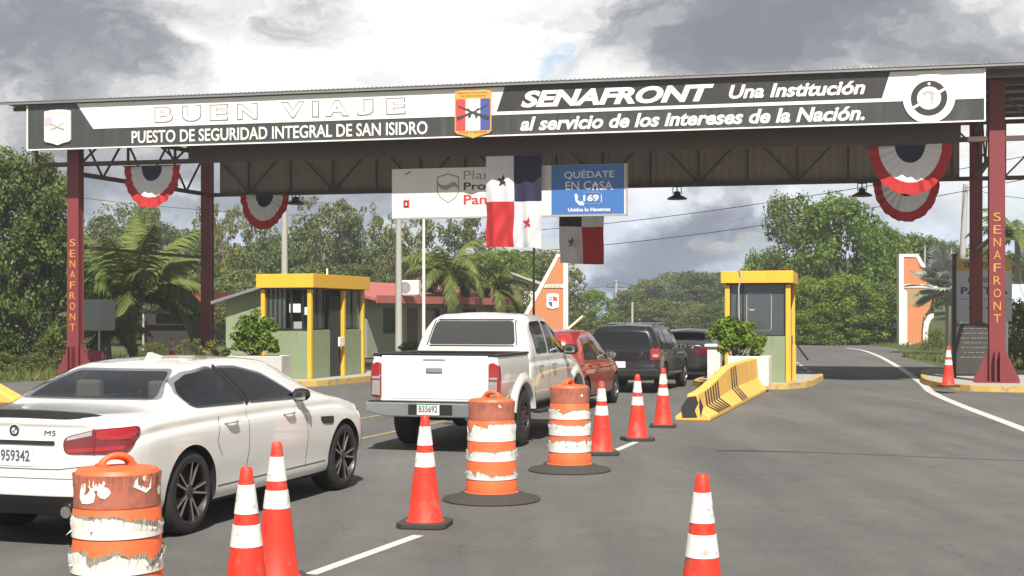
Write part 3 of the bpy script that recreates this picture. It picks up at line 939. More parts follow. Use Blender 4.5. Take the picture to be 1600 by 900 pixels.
    for v in lt.data.vertices:
        q = T.ray_cast(Vector((v.co.x, -3, v.co.z)), Vector((0, 1, 0)))[0]; v.co.y = q.y - .002 + v.co.y
    h = T.ray_cast(Vector((0, -3, .72)), Vector((0, 1, 0)))[0]
    num_plate(root, Matrix.Translation((0.03, h.y - .005, .715)), .31, .155, '959342')
    fin = MB(); fin.add([(-.02, 1.82, 1.385), (.02, 1.82, 1.385), (0, 2.12, 1.405), (0, 1.84, 1.45), (0, 1.90, 1.452)], [(0, 1, 3), (1, 2, 4, 3), (2, 0, 3, 4), (0, 2, 1)])
    fin.obj('roof_antenna', WHITE_CAR, root, smooth=60)
    for x in (-.925, .925):
        for y, rr in ((1.04, .345), (4.0, .345)): wheel(root, x, y, rr, .27, .262, 'double')
    return root


# ------------------------------------------------------------------ white double-cab pickup
def white_pickup():
    root = thing('pickup_truck', 'white double cab pickup truck with steel rear bumper waiting behind two orange drums', 'pickup truck', (-1.02, 17.40, 0), R(-16.2))
    zt = 0.0
    st = [(1.56, .46, .78, .855, .85, .845, 1.20, .66, 1.675, 1.74),
          (1.70, .46, .80, .865, .85, .85, 1.21, .66, 1.735, 1.79),
          (2.20, .46, .80, .87, .85, .85, 1.21, .665, 1.765, 1.83),
          (2.90, .46, .80, .87, .85, .85, 1.205, .66, 1.75, 1.815),
          (3.30, .46, .80, .87, .85, .845, 1.20, .655, 1.66, 1.73),
          (3.80, .46, .80, .87, .85, .84, 1.19, .69, 1.38, 1.45),
          (4.08, .46, .80, .87, .85, .84, 1.16, .74, 1.20, 1.25),
          (4.50, .46, .80, .87, .85, .82, 1.08, .72, 1.15, 1.19),
          (5.00, .46, .76, .83, .80, .77, .98, .68, 1.04, 1.08),
          (5.22, .50, .68, .75, .75, .70, .86, .60, .92, .95)]
    rear = lambda x, z: .26 * max(0, (z - 1.28) / .5)**1.2 + .05 * (abs(x) / .85)**4
    front = lambda x, z: .25 * (abs(x) / .85)**2.4
    me = loft(st, rear, front, .06, fade=.7)
    ax = [(1.22, .40), (4.30, .40)]
    me = arches(me, [ax[1]], .47, .36, 1.3, .90)
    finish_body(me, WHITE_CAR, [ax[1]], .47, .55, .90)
    cab = link('cab', me, root)
    T = tree_of(me)
    decal('rear_window', T, [(-.64, 1.375), (.64, 1.375), (.575, 1.70), (-.575, 1.70)], 'rear', REARGLASS, root, .007, .03, 1)
    g = MB()
    for z in (1.355, 1.718): ribbon(g, T, [(-.63 if z < 1.5 else -.56, z), (.63 if z < 1.5 else .56, z)], 'rear', .02, .004)
    for s in (-1, 1): ribbon(g, T, [(s * .665, 1.36), (s * .592, 1.715)], 'rear', .02, .004)
    g.obj('window_seal', TRIM, root)
    decal('windscreen', T, [(-.68, 1.28), (.68, 1.28), (.60, 1.66), (-.60, 1.66)], 'front', GLASS, root, .005, .08)
    for side in ('right', 'left'):
        s = 1 if side == 'right' else -1
        decal('side_window', T, [(1.98, 1.245), (2.56, 1.235), (2.56, 1.70), (2.05, 1.69), (1.93, 1.62)], side, GLASS, root, .008, .03, .8)
        decal('side_window', T, [(2.66, 1.235), (3.74, 1.225), (3.58, 1.38), (3.26, 1.60), (3.0, 1.685), (2.66, 1.70)], side, GLASS, root, .008, .03, .8)
        sm = MB()
        ribbon(sm, T, [(2.61, 1.70), (2.61, .56)], side, .010); ribbon(sm, T, [(1.88, 1.62), (1.86, 1.2), (1.86, .72), (1.95, .56)], side, .010)
        ribbon(sm, T, [(3.72, 1.21), (3.74, .85), (3.66, .56)], side, .010); ribbon(sm, T, [(1.95, .555), (3.66, .555)], side, .012)
        sm.obj('panel_gaps', SEAM, root)
        for y in (2.10, 2.85):
            h = T.ray_cast(Vector((3 * s, y, 1.06)), Vector((-s, 0, 0)))[0]
            handle(root, h.x, y, 1.06, STEEL, .18)
        h = T.ray_cast(Vector((3 * s, 3.55, 1.20)), Vector((-s, 0, 0)))[0]
        door_mirror(root, h.x, 3.55, 1.22, TRIM, CHROME, 1.15)
        MB().box(.80 if s > 0 else -.93, .93 if s > 0 else -.80, 1.95, 3.6, .40, .45).obj('side_step', TRIM, root, bevel=.015)
    # load bed
    b = MB()
    outer = [(-.80, .60), (-.855, .74), (-.868, .95), (-.865, 1.15), (-.845, 1.245), (.845, 1.245), (.865, 1.15), (.868, .95), (.855, .74), (.80, .60)]
    b.prism(outer, .06, 1.53)
    bm = b.mesh('bed', WHITE_CAR)
    inner = MB().box(-.78, .78, .11, 1.47, .80, 1.6).mesh('cut', UNDER)
    bm = bool_cut(bm, [inner] + [cyl_x(ax[0][0], ax[0][1], .47, s * .55 if s > 0 else -1.3, 1.3 if s > 0 else -.55) for s in (-1, 1)])
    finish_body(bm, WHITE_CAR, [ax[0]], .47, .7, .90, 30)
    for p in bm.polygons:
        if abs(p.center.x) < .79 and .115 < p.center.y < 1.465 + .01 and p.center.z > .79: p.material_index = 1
    bed = link('load_bed', bm, root, .012, 2)
    TB = tree_of(bm)
    tg = MB(); tg.box(-.735, .735, .035, .075, .655, 1.262)
    tgo = tg.obj('tailgate', WHITE_CAR, root, bevel=.018, segs=3)
    MB().box(-.62, .62, .0305, .036, .70, .72).obj('tailgate_crease', WHITE_CAR, tgo, bevel=.004)
    hb = MB(); hb.box(-.115, .115, .026, .036, 1.03, 1.10); hb.obj('handle_recess', STEEL, tgo, bevel=.008)
    MB().box(-.09, .09, .014, .026, 1.045, 1.075).obj('tailgate_handle', CHROME, tgo, bevel=.006)
    MB().box(-.15, .15, .030, .036, 1.195, 1.215).obj('tailgate_trim', STEEL, tgo, bevel=.003)
    rl = MB()
    for s in (-1, 1): rl.box(s * .86 if s < 0 else .765, -.765 if s < 0 else .86, .05, 1.55, 1.2472, 1.285)
    rl.box(-.76, .76, .03, .10, 1.2645, 1.29); rl.box(-.76, .76, 1.50, 1.55, 1.2472, 1.285)
    rl.obj('bed_rail', TRIM, root, bevel=.012)
    MB().box(-.76, .76, .115, 1.465, 1.10, 1.13).obj('bed_cover', TRIM, root)
    for s in (-1, 1):
        li = MB()
        prof = [(s * .742, .70), (s * .742, 1.16), (s * .80, 1.175), (s * .868, 1.14), (s * .885, .95), (s * .875, .72)]
        li.prism(prof, .022, .14)
        tl = li.obj('taillight', REDLENS, root, bevel=.015, segs=3)
        MB().prism([(s * .75, .73), (s * .75, .93), (s * .855, .93), (s * .86, .74)], .008, .026).obj('clear_lens', CLEARLENS, tl, bevel=.01)
        MB().prism([(s * .752, .95), (s * .752, .985), (s * .86, .985), (s * .86, .95)], .012, .026).obj('clear_strip', CLEARLENS, tl, bevel=.004)
        # flared arches
        for yy, zz, xx in ((ax[0][0], ax[0][1], .862), (ax[1][0], ax[1][1], .862)):
            fl = MB(); n = 26
            def fp(u, v):
                a = R(10 + 160 * u); sec = [(.465, -.05), (.468, .045), (.495, .055), (.555, .040), (.63, -.012)][int(round(v * 4))]
                return (s * (xx + sec[1]), yy + sec[0] * math.cos(a), max(.50, zz + sec[0] * math.sin(a)) if False else zz + sec[0] * math.sin(a))
            fl.grid(fp, n, 4)
            fl.obj('wheel_flare', WHITE_CAR, root, smooth=50)
    bp = MB(); bp.prism([(-.90, .53), (-.90, .655), (.90, .655), (.90, .53), (.62, .47), (-.62, .47)], -.12, .05)
    bpo = bp.obj('rear_bumper', STEEL, root, bevel=.02, segs=3)
    MB().box(-.30, .30, -.128, -.118, .50, .635).obj('bumper_recess', TRIM, bpo, bevel=.006)
    MB().box(-.86, .86, -.10, .05, .656, .672).obj('bumper_tread', TRIM, bpo)
    pl = num_plate(root, Matrix.Translation((-.02, -.136, .575)), .305, .152, 'B35692', True)
    ch = MB(); ch.box(-.46, -.36, .1, 5.0, .42, .54); ch.box(.36, .46, .1, 5.0, .42, .54); ch.box(-.36, .36, .25, .35, .46, .54); ch.box(-.70, .70, 1.16, 1.28, .33, .45)
    ch.box(-.62, .62, 1.54, 4.9, .40, .5); ch.box(-.7, .7, .1, 1.5, .56, .62)
    ch.obj('chassis', UNDER, root)
    MB().lathe([(.0, -.12), (.11, -.12), (.15, -.06), (.15, .06), (.11, .12), (0, .12)], 20, M=Matrix.Translation((0, 1.22, .40)) @ Matrix.Rotation(R(90), 4, 'Y')).obj('differential', UNDER, root, smooth=40)
    MB().tube([(.45, .05, .45), (.45, .6, .44)], .035, 10).obj('exhaust_pipe', STEEL, root, smooth=40)
    for x in (-.885, .885):
        for y, rr in ax: wheel(root, x, y, rr, .28, .225, 'six', RIMLIGHT, TRIM)
    # the body leans a touch on the crowned road, wheels stay down
    return root


def generic_car(root, st, paint, ax, wr, rear, front, rear_win, side_wins, lights, plate, plate_txt, arch=None, wmax=.9, extras=None, light_mat=REDLENS, style='five', windscreen=None, mirror=None, handles=(), seams=()):
    me = loft(st, rear, front, .07, seg=3, ny=46)
    arch = arch or wr + .045
    me = arches(me, ax, arch, .34, 1.3, wmax)
    finish_body(me, paint, ax, arch, st[0][1] + .12, wmax)
    link('body', me, root); T = tree_of(me)
    decal('rear_window', T, rear_win, 'rear', GLASS, root, .007, .04, 1)
    if windscreen: decal('windscreen', T, windscreen, 'front', GLASS, root, .005, .1, 1)
    for side in ('right', 'left'):
        s = 1 if side == 'right' else -1
        for w in side_wins: decal('side_window', T, w, side, GLASS, root, .008, .04, .8)
        if seams:
            sm = MB()
            for l in seams: ribbon(sm, T, l, side, .012)
            sm.obj('panel_gaps', SEAM, root)
        for y, z in handles:
            h = T.ray_cast(Vector((3 * s, y, z)), Vector((-s, 0, 0)))[0]; handle(root, h.x, y, z, paint, .2)
        if mirror:
            h = T.ray_cast(Vector((3 * s, mirror[0], mirror[1])), Vector((-s, 0, 0)))[0]
            door_mirror(root, h.x, mirror[0], mirror[1], mirror[2])
    for pr in ('corner', 'corner_far'):
        tl = decal('taillight', T, lights[0], pr, light_mat, root, .008, .05, 1)
        if len(lights) > 1: decal('clear_lens', T, lights[1], pr, CLEARLENS, tl, .012, .05, 1)
    h = T.ray_cast(Vector((0, -3, plate)), Vector((0, 1, 0)))[0]
    num_plate(root, Matrix.Translation((-.05, h.y - .012, plate)), .31, .155, plate_txt)
    for x in (-wmax + .015, wmax - .015):
        for y, z in ax: wheel(root, x, y, wr, .22, wr - .12, style)
    if extras: extras(root, T)
    return root


def black_suv():
    root = thing('suv', 'black compact sport utility vehicle with roof rack and glowing red taillight beside the traffic cones', 'suv', (2.50, 30.75, 0), R(HEAD))
    st = [(0, .36, .76, .83, .72, .82, 1.0, .63, 1.45, 1.53), (.10, .32, .80, .86, .72, .85, 1.02, .645, 1.52, 1.60), (.7, .3, .82, .875, .72, .86, 1.03, .65, 1.555, 1.63),
          (1.7, .3, .82, .875, .72, .86, 1.02, .64, 1.565, 1.64), (2.4, .3, .82, .875, .72, .855, 1.0, .62, 1.53, 1.60), (2.8, .3, .82, .875, .72, .85, .99, .62, 1.36, 1.42),
          (3.25, .3, .82, .87, .72, .84, .98, .70, 1.06, 1.10), (3.7, .3, .80, .86, .70, .81, .93, .66, .98, 1.02), (4.2, .34, .74, .80, .66, .74, .82, .58, .86, .89), (4.36, .38, .68, .74, .62, .68, .74, .52, .78, .80)]
    rear = lambda x, z: .09 * (abs(x) / .85)**3.5 + .11 * max(0, (z - 1.0) / .55)**1.3 - .04 * max(0, min(1, (.72 - z) / .1))
    front = lambda x, z: .25 * (abs(x) / .85)**2.4
    def ext(r, T):
        for s in (-1, 1):
            MB().tube([(s * .58, .75, 1.56), (s * .58, .85, 1.63), (s * .585, 1.6, 1.655), (s * .57, 2.3, 1.62), (s * .57, 2.4, 1.55)], .017, 8).obj('roof_rail', CHROME, r, smooth=60)
        MB().box(-.56, .56, 1.35, 1.41, 1.648, 1.668).obj('rack_bar', CHROME, r); MB().box(-.56, .56, 1.9, 1.96, 1.642, 1.662).obj('rack_bar', CHROME, r)
        bp = MB(); bp.prism([(-.85, .40), (-.86, .58), (.86, .58), (.85, .40)], -.06, .12); bp.obj('rear_bumper', TRIM, r, bevel=.03, segs=3)
        MB().tube([(-.1, .9, 1.58), (-.1, .78, 1.72)], .006, 6).obj('antenna', TRIM, r)
        MB().tube([(-.22, .03, .83), (-.1, .02, .84), (.12, .02, .84)], .012, 6).obj('tailgate_badge', CHROME, r)
    return generic_car(root, st, BLACK_CAR, [(.82, .36), (3.42, .36)], .36, rear, front, [(-.68, 1.06), (.68, 1.06), (.58, 1.45), (-.58, 1.45)],
                       [[(.42, 1.06), (1.02, 1.05), (1.02, 1.48), (.62, 1.47)], [(1.10, 1.05), (1.85, 1.04), (1.85, 1.50), (1.10, 1.49)], [(1.93, 1.04), (2.95, 1.02), (2.55, 1.36), (2.3, 1.47), (1.93, 1.50)]],
                       [[(.56, .78), (.555, 1.06), (.80, 1.08), (.80, .80)], [(.60, .86), (.60, .93), (.73, .93), (.73, .86)]], .68, '', None, .875, ext, mirror=(2.75, 1.02, BLACK_CAR),
                       windscreen=[(-.62, 1.12), (.62, 1.12), (.54, 1.5), (-.54, 1.5)], handles=((1.25, .93), (2.05, .93)), seams=([(1.06, 1.5), (1.06, .40)], [(1.89, 1.5), (1.89, .40)]))


def grey_sedan():
    root = thing('sedan', 'dark grey sedan waiting at the head of the line beside the small booth', 'car', (4.55, 36.9, 0), R(HEAD))
    st = [(0, .34, .74, .82, .64, .81, .84, .62, .98, 1.0), (.12, .28, .80, .85, .64, .84, .86, .66, 1.0, 1.02), (.5, .24, .81, .86, .64, .845, .88, .68, 1.0, 1.03), (.75, .22, .81, .865, .64, .845, .89, .66, 1.05, 1.08),
          (1.3, .2, .81, .865, .64, .84, .90, .57, 1.30, 1.34), (1.9, .2, .81, .865, .64, .84, .91, .55, 1.35, 1.41), (2.5, .2, .81, .865, .64, .835, .90, .55, 1.32, 1.38), (3.2, .2, .81, .865, .64, .83, .88, .64, 1.0, 1.04),
          (3.6, .22, .8, .85, .62, .8, .83, .62, .89, .92), (4.1, .26, .74, .80, .58, .74, .72, .55, .78, .8), (4.4, .32, .66, .72, .5, .66, .6, .46, .66, .68)]
    rear = lambda x, z: .12 * (abs(x) / .85)**3.2
    front = lambda x, z: .25 * (abs(x) / .85)**2.2
    return generic_car(root, st, GREY_CAR, [(.95, .32), (3.55, .32)], .32, rear, front, [(-.60, 1.09), (.60, 1.09), (.50, 1.30), (-.50, 1.30)],
                       [[(.98, .95), (1.8, .945), (1.8, 1.28), (1.4, 1.26), (1.05, 1.1)], [(1.88, .945), (2.85, .935), (2.5, 1.18), (2.2, 1.27), (1.88, 1.28)]],
                       [[(.40, .72), (.40, .86), (.82, .90), (.80, .74)]], .78, '', None, .865, None, DARKLENS, mirror=(2.72, .95, GREY_CAR), windscreen=[(-.62, 1.05), (.62, 1.05), (.5, 1.3), (-.5, 1.3)],
                       handles=((1.3, .82), (2.2, .82)), seams=([(1.84, .93), (1.84, .32)],))


def red_hatch():
    root = thing('hatchback', 'red hatchback half hidden in front of the white pickup truck', 'car', (.40, 24.6, 0), R(HEAD + .5))
    st = [(0, .34, .74, .80, .62, .79, .86, .58, 1.28, 1.33), (.12, .28, .78, .83, .62, .82, .88, .59, 1.38, 1.43), (.8, .22, .80, .84, .62, .83, .89, .58, 1.46, 1.50), (1.6, .2, .80, .84, .62, .825, .89, .57, 1.47, 1.52),
          (2.1, .2, .80, .84, .62, .82, .885, .56, 1.42, 1.47), (2.85, .2, .80, .84, .62, .81, .90, .64, 1.04, 1.08), (3.2, .22, .79, .83, .62, .78, .87, .62, .95, .98), (3.7, .26, .72, .78, .56, .72, .72, .54, .79, .81), (3.95, .32, .64, .70, .5, .64, .6, .45, .66, .68)]
    rear = lambda x, z: .10 * (abs(x) / .83)**3.2 + .12 * max(0, (z - .95) / .5)
    front = lambda x, z: .28 * (abs(x) / .83)**2.2
    return generic_car(root, st, RED_CAR, [(.68, .31), (3.18, .31)], .31, rear, front, [(-.56, .98), (.56, .98), (.48, 1.32), (-.48, 1.32)],
                       [[(.6, .96), (1.35, .945), (1.35, 1.38), (.85, 1.36)], [(1.43, .945), (2.52, .93), (2.2, 1.18), (1.95, 1.32), (1.43, 1.40)]],
                       [[(.55, .75), (.55, 1.0), (.78, 1.0), (.78, .78)]], .60, '', None, .84, None, REDLENS, mirror=(2.42, .96, CHROME), windscreen=[(-.6, 1.1), (.6, 1.1), (.5, 1.38), (-.5, 1.38)],
                       handles=((1.02, .84), (1.72, .84)), seams=([(1.39, 1.36), (1.39, .3)], [(2.56, .9), (2.56, .34)]))


white_saloon(); white_pickup(); black_suv().scale = (1, 1, .965); grey_sedan(); red_hatch()

# ================================================================== ground, roads, kerbs


def flat(name, pts, z, m, parent=None):
    return MB().add([(p[0], p[1], z) for p in pts], [tuple(range(len(pts)))]).obj(name, m, parent)


def smooth01(t): t = min(1, max(0, t)); return t * t * (3 - 2 * t)


def terrain(x, y):
    h = smooth01((y - 92) / 90) * 7.0 * smooth01((8 - x) / 40) + smooth01((y - 95) / 120) * 9 * smooth01((x - 22) / 30)
    h += smooth01((x - 22) / 14) * smooth01((y - 70) / 30) * 1.8 + smooth01((-x - 26) / 30) * smooth01((y - 40) / 40) * 1.5
    h -= smooth01((y - 230) / 150) * 9 * smooth01((abs(x) - 6) / 60)
    return h - .05 + .12 * math.sin(x * .31) * math.sin(y * .27) * smooth01((abs(x) - 18) / 10)


def build_ground():
    xs = [-420, -300, -200] + list(np.arange(-140, 141, 4)) + [200, 300, 420]
    ys = [-120, -60] + list(np.arange(-24, 300, 4)) + [360, 480]
    mb = MB(); W = len(xs)
    vs = [(x, y, terrain(x, y)) for y in ys for x in xs]
    fs = [(j * W + i, j * W + i + 1, (j + 1) * W + i + 1, (j + 1) * W + i) for j in range(len(ys) - 1) for i in range(W - 1)]
    mb.add(vs, fs); struct(mb.obj('ground', MATS['grassland'], None, smooth=60))
    road = [(-46, -30), (17, -30), (16.5, 33), (14.6, 45), (16.5, 56), (20.6, 72), (21.6, 80), (19, 90), (10, 101), (-4, 112), (-8, 106), (0, 96), (3.8, 86), (4.0, 80), (1, 70), (-3, 58), (-6, 50), (-10.5, 45), (-12.6, 37), (-15, 33), (-46, 31)]
    struct(flat('road', road, 0.0, MATS['asphalt']))


build_ground()


def haze():
    """thin humid air over the whole site"""
    m = bpy.data.materials.new('humid_air'); m.use_nodes = True; t = m.node_tree; t.nodes.clear()
    v = t.nodes.new('ShaderNodeVolumePrincipled'); v.inputs['Color'].default_value = (.93, .95, .98, 1); v.inputs['Density'].default_value = .0011; v.inputs['Anisotropy'].default_value = .2
    o = t.nodes.new('ShaderNodeOutputMaterial'); t.links.new(v.outputs[0], o.inputs['Volume'])
    b = MB().box(-430, 430, -130, 490, -12, 24).obj('haze', m); b['kind'] = 'stuff'


haze()


def stripe(pts, w, z=.004):
    """painted line along ground points"""
    vs = []; pts = [Vector((p[0], p[1])) for p in pts]
    for i, p in enumerate(pts):
        d = (pts[min(i + 1, len(pts) - 1)] - pts[max(i - 1, 0)]).normalized(); n = Vector((d.y, -d.x)) * w / 2
        vs += [(p.x - n.x, p.y - n.y, z), (p.x + n.x, p.y + n.y, z)]
    return vs, [(2 * i, 2 * i + 1, 2 * i + 3, 2 * i + 2) for i in range(len(pts) - 1)]


def gpt(px, py): v = on_ground(px, py); return (v.x, v.y)


def smooth_line(pts, k=6):
    P = [np.array(p, float) for p in pts]; P = [2 * P[0] - P[1]] + P + [2 * P[-1] - P[-2]]; o = []
    for i in range(1, len(P) - 2):
        for j in range(k):
            t = j / k; a, b, c, d = P[i - 1:i + 3]
            o.append(.5 * (2 * b + (c - a) * t + (2 * a - 5 * b + 4 * c - d) * t * t + (3 * b - a - 3 * c + d) * t**3))
    return o + [P[-2]]


def lines():
    mb = MB()
    edge = smooth_line([gpt(1900, 790), gpt(1600, 671), gpt(1500, 633), gpt(1456, 613), gpt(1438, 597), gpt(1403, 573), gpt(1372, 556), gpt(1346, 547), gpt(1322, 543.5)])
    mb.add(*stripe(edge, .20))
    struct(mb.obj('road_edge_line', PAINTW))
    mb = MB()
    d = Vector((.302, .953))
    p0 = Vector(gpt(485, 898)); p1 = Vector(gpt(618, 850))
    u = (p1 - p0).normalized()
    p = p0
    for k in range(5):
        q = p + u * 1.75
        if k not in (): mb.add(*stripe([p, q], .10))
        p = p + u * 7.3 + Vector((.0, .0))
        if k == 0: p = Vector(gpt(948, 710)); u = Vector((.302, .953))
    for i in range(-2, 9):
        a = Vector(gpt(1253, 572)) + Vector((.16, .98)) * i * 2.6
        mb.add(*stripe([a, a + Vector((.16, .98)) * 1.3], .10))
    struct(mb.obj('lane_line', PAINTW))
    mb = MB()
    for a in (gpt(562, 686), gpt(556, 655.5)):
        a = Vector(a); mb.add(*stripe([a - d * 30, a + d * 34], .09))
    struct(mb.obj('yellow_centre_line', PAINTY))
    # cast shadow of something out of view, painted as a dark strip on the right-hand lane
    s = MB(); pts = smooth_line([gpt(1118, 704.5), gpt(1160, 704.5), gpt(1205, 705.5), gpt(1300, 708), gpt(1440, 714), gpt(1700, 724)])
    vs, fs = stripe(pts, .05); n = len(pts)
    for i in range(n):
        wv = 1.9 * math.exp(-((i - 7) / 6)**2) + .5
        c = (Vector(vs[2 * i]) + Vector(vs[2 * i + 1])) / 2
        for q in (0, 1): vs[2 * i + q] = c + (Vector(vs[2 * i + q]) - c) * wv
    s.add([tuple(v) for v in vs], fs); struct(s.obj('road_painted_shadow', mat('painted_shadow', (.040, .036, .032), .7, 0, .2)))


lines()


def kerbed_island(name, pts, h=.15, w=.16, top=CONCRETE):
    """raised pavement ringed by a painted kerb"""
    n = len(pts); inner = []
    ctr = Vector((sum(p[0] for p in pts) / n, sum(p[1] for p in pts) / n))
    for i in range(n):
        a, b, c = Vector(pts[i - 1]), Vector(pts[i]), Vector(pts[(i + 1) % n])
        d1, d2 = (b - a).normalized(), (c - b).normalized()
        nn = (Vector((-d1.y, d1.x)) + Vector((-d2.y, d2.x))); nn.normalize(); k = 1 / max(.4, nn.dot(Vector((-d1.y, d1.x))))
        inner.append(b + nn * w * min(k, 1.6))
    mb = MB()
    V = [(p[0], p[1], -.05) for p in pts] + [(p[0] + (inner[i].x - p[0]) * .12, p[1] + (inner[i].y - p[1]) * .12, h) for i, p in enumerate(pts)] + [(p.x, p.y, h) for p in inner] + [(p.x, p.y, -.05) for p in inner]
    F = []
    for k in range(3):
        for i in range(n): F.append((k * n + i, k * n + (i + 1) % n, (k + 1) * n + (i + 1) % n, (k + 1) * n + i))
    mb.add(V, F); struct(mb.obj('kerb', KERBY, bevel=.01))
    struct(flat('island_pavement', [(p.x, p.y) for p in inner], h - .012, top))


def rounded(pts, k=2): return chaikin(pts, k, .18)


dR = Vector((.302, .953)); rR = Vector((.953, -.302))
ga = on_ground(1202, 608); gb = on_ground(1249, 593)


def isl(c, along0, along1, across0, across1):
    c = Vector((c[0], c[1]))
    return [tuple(c + dR * a + rR * b) for a, b in ((along0, across0), (along0, across1), (along1, across1), (along1, across0))]


BOOTH_R = Vector((6.78 - .30, 33.0))          # front right corner is at (6.78, 33.0)
kerbed_island('island', rounded(isl((6.85, 32.9), -.75, 6.5, -2.6, .42)))
BOOTH_L = Vector((-5.20, 34.6))
kerbed_island('island', rounded([(-9.6, 33.7), (-5.6, 33.2), (-4.6, 34.0), (-2.3, 41.6), (-3.2, 42.6), (-7.4, 43.6)]))
rk = [on_ground(1452, 600), on_ground(1475, 612), on_ground(1600, 617), on_ground(1760, 622)]
kerbed_island('island', rounded([(10.6, 34.9), (10.35, 32.4), (10.9, 31.2), (20, 29.2), (27, 29), (27, 36), (14.2, 40.8), (12.6, 41.5)], 2))

# ================================================================== the gantry (local: x along the sign, y rearwards)
GA = Vector((-13.6, 37.7)); GD = Vector((.9748, -.2232)); GN = Vector((.2232, .9748)); GROT = math.atan2(-.2232, .9748)


def G(px, py, t):
    """sign-plane coordinates (u, z) of a photograph pixel on the plane t metres behind the sign"""
    k = (px - 800) / FOC
    u = (k * (GA.y + t * GN.y) - GA.x - t * GN.x) / (GD.x - k * GD.y)
    Y = GA.y + u * GD.y + t * GN.y
    return u, CAMH + (HZN - py) / FOC * Y


def gthing(name, label, cat, group=None): return thing(name, label, cat, (GA.x, GA.y, 0), GROT, group)


US = G(1540, 150, 0)[0]
Z0, Z1 = 6.40, 7.68
TC, TR = 1.10, 8.2
UL = G(118, 400, TC)[0]; UR = G(1557, 400, TC)[0]; URL = G(324, 400, TR)[0]; URR = G(1525, 400, TR)[0]


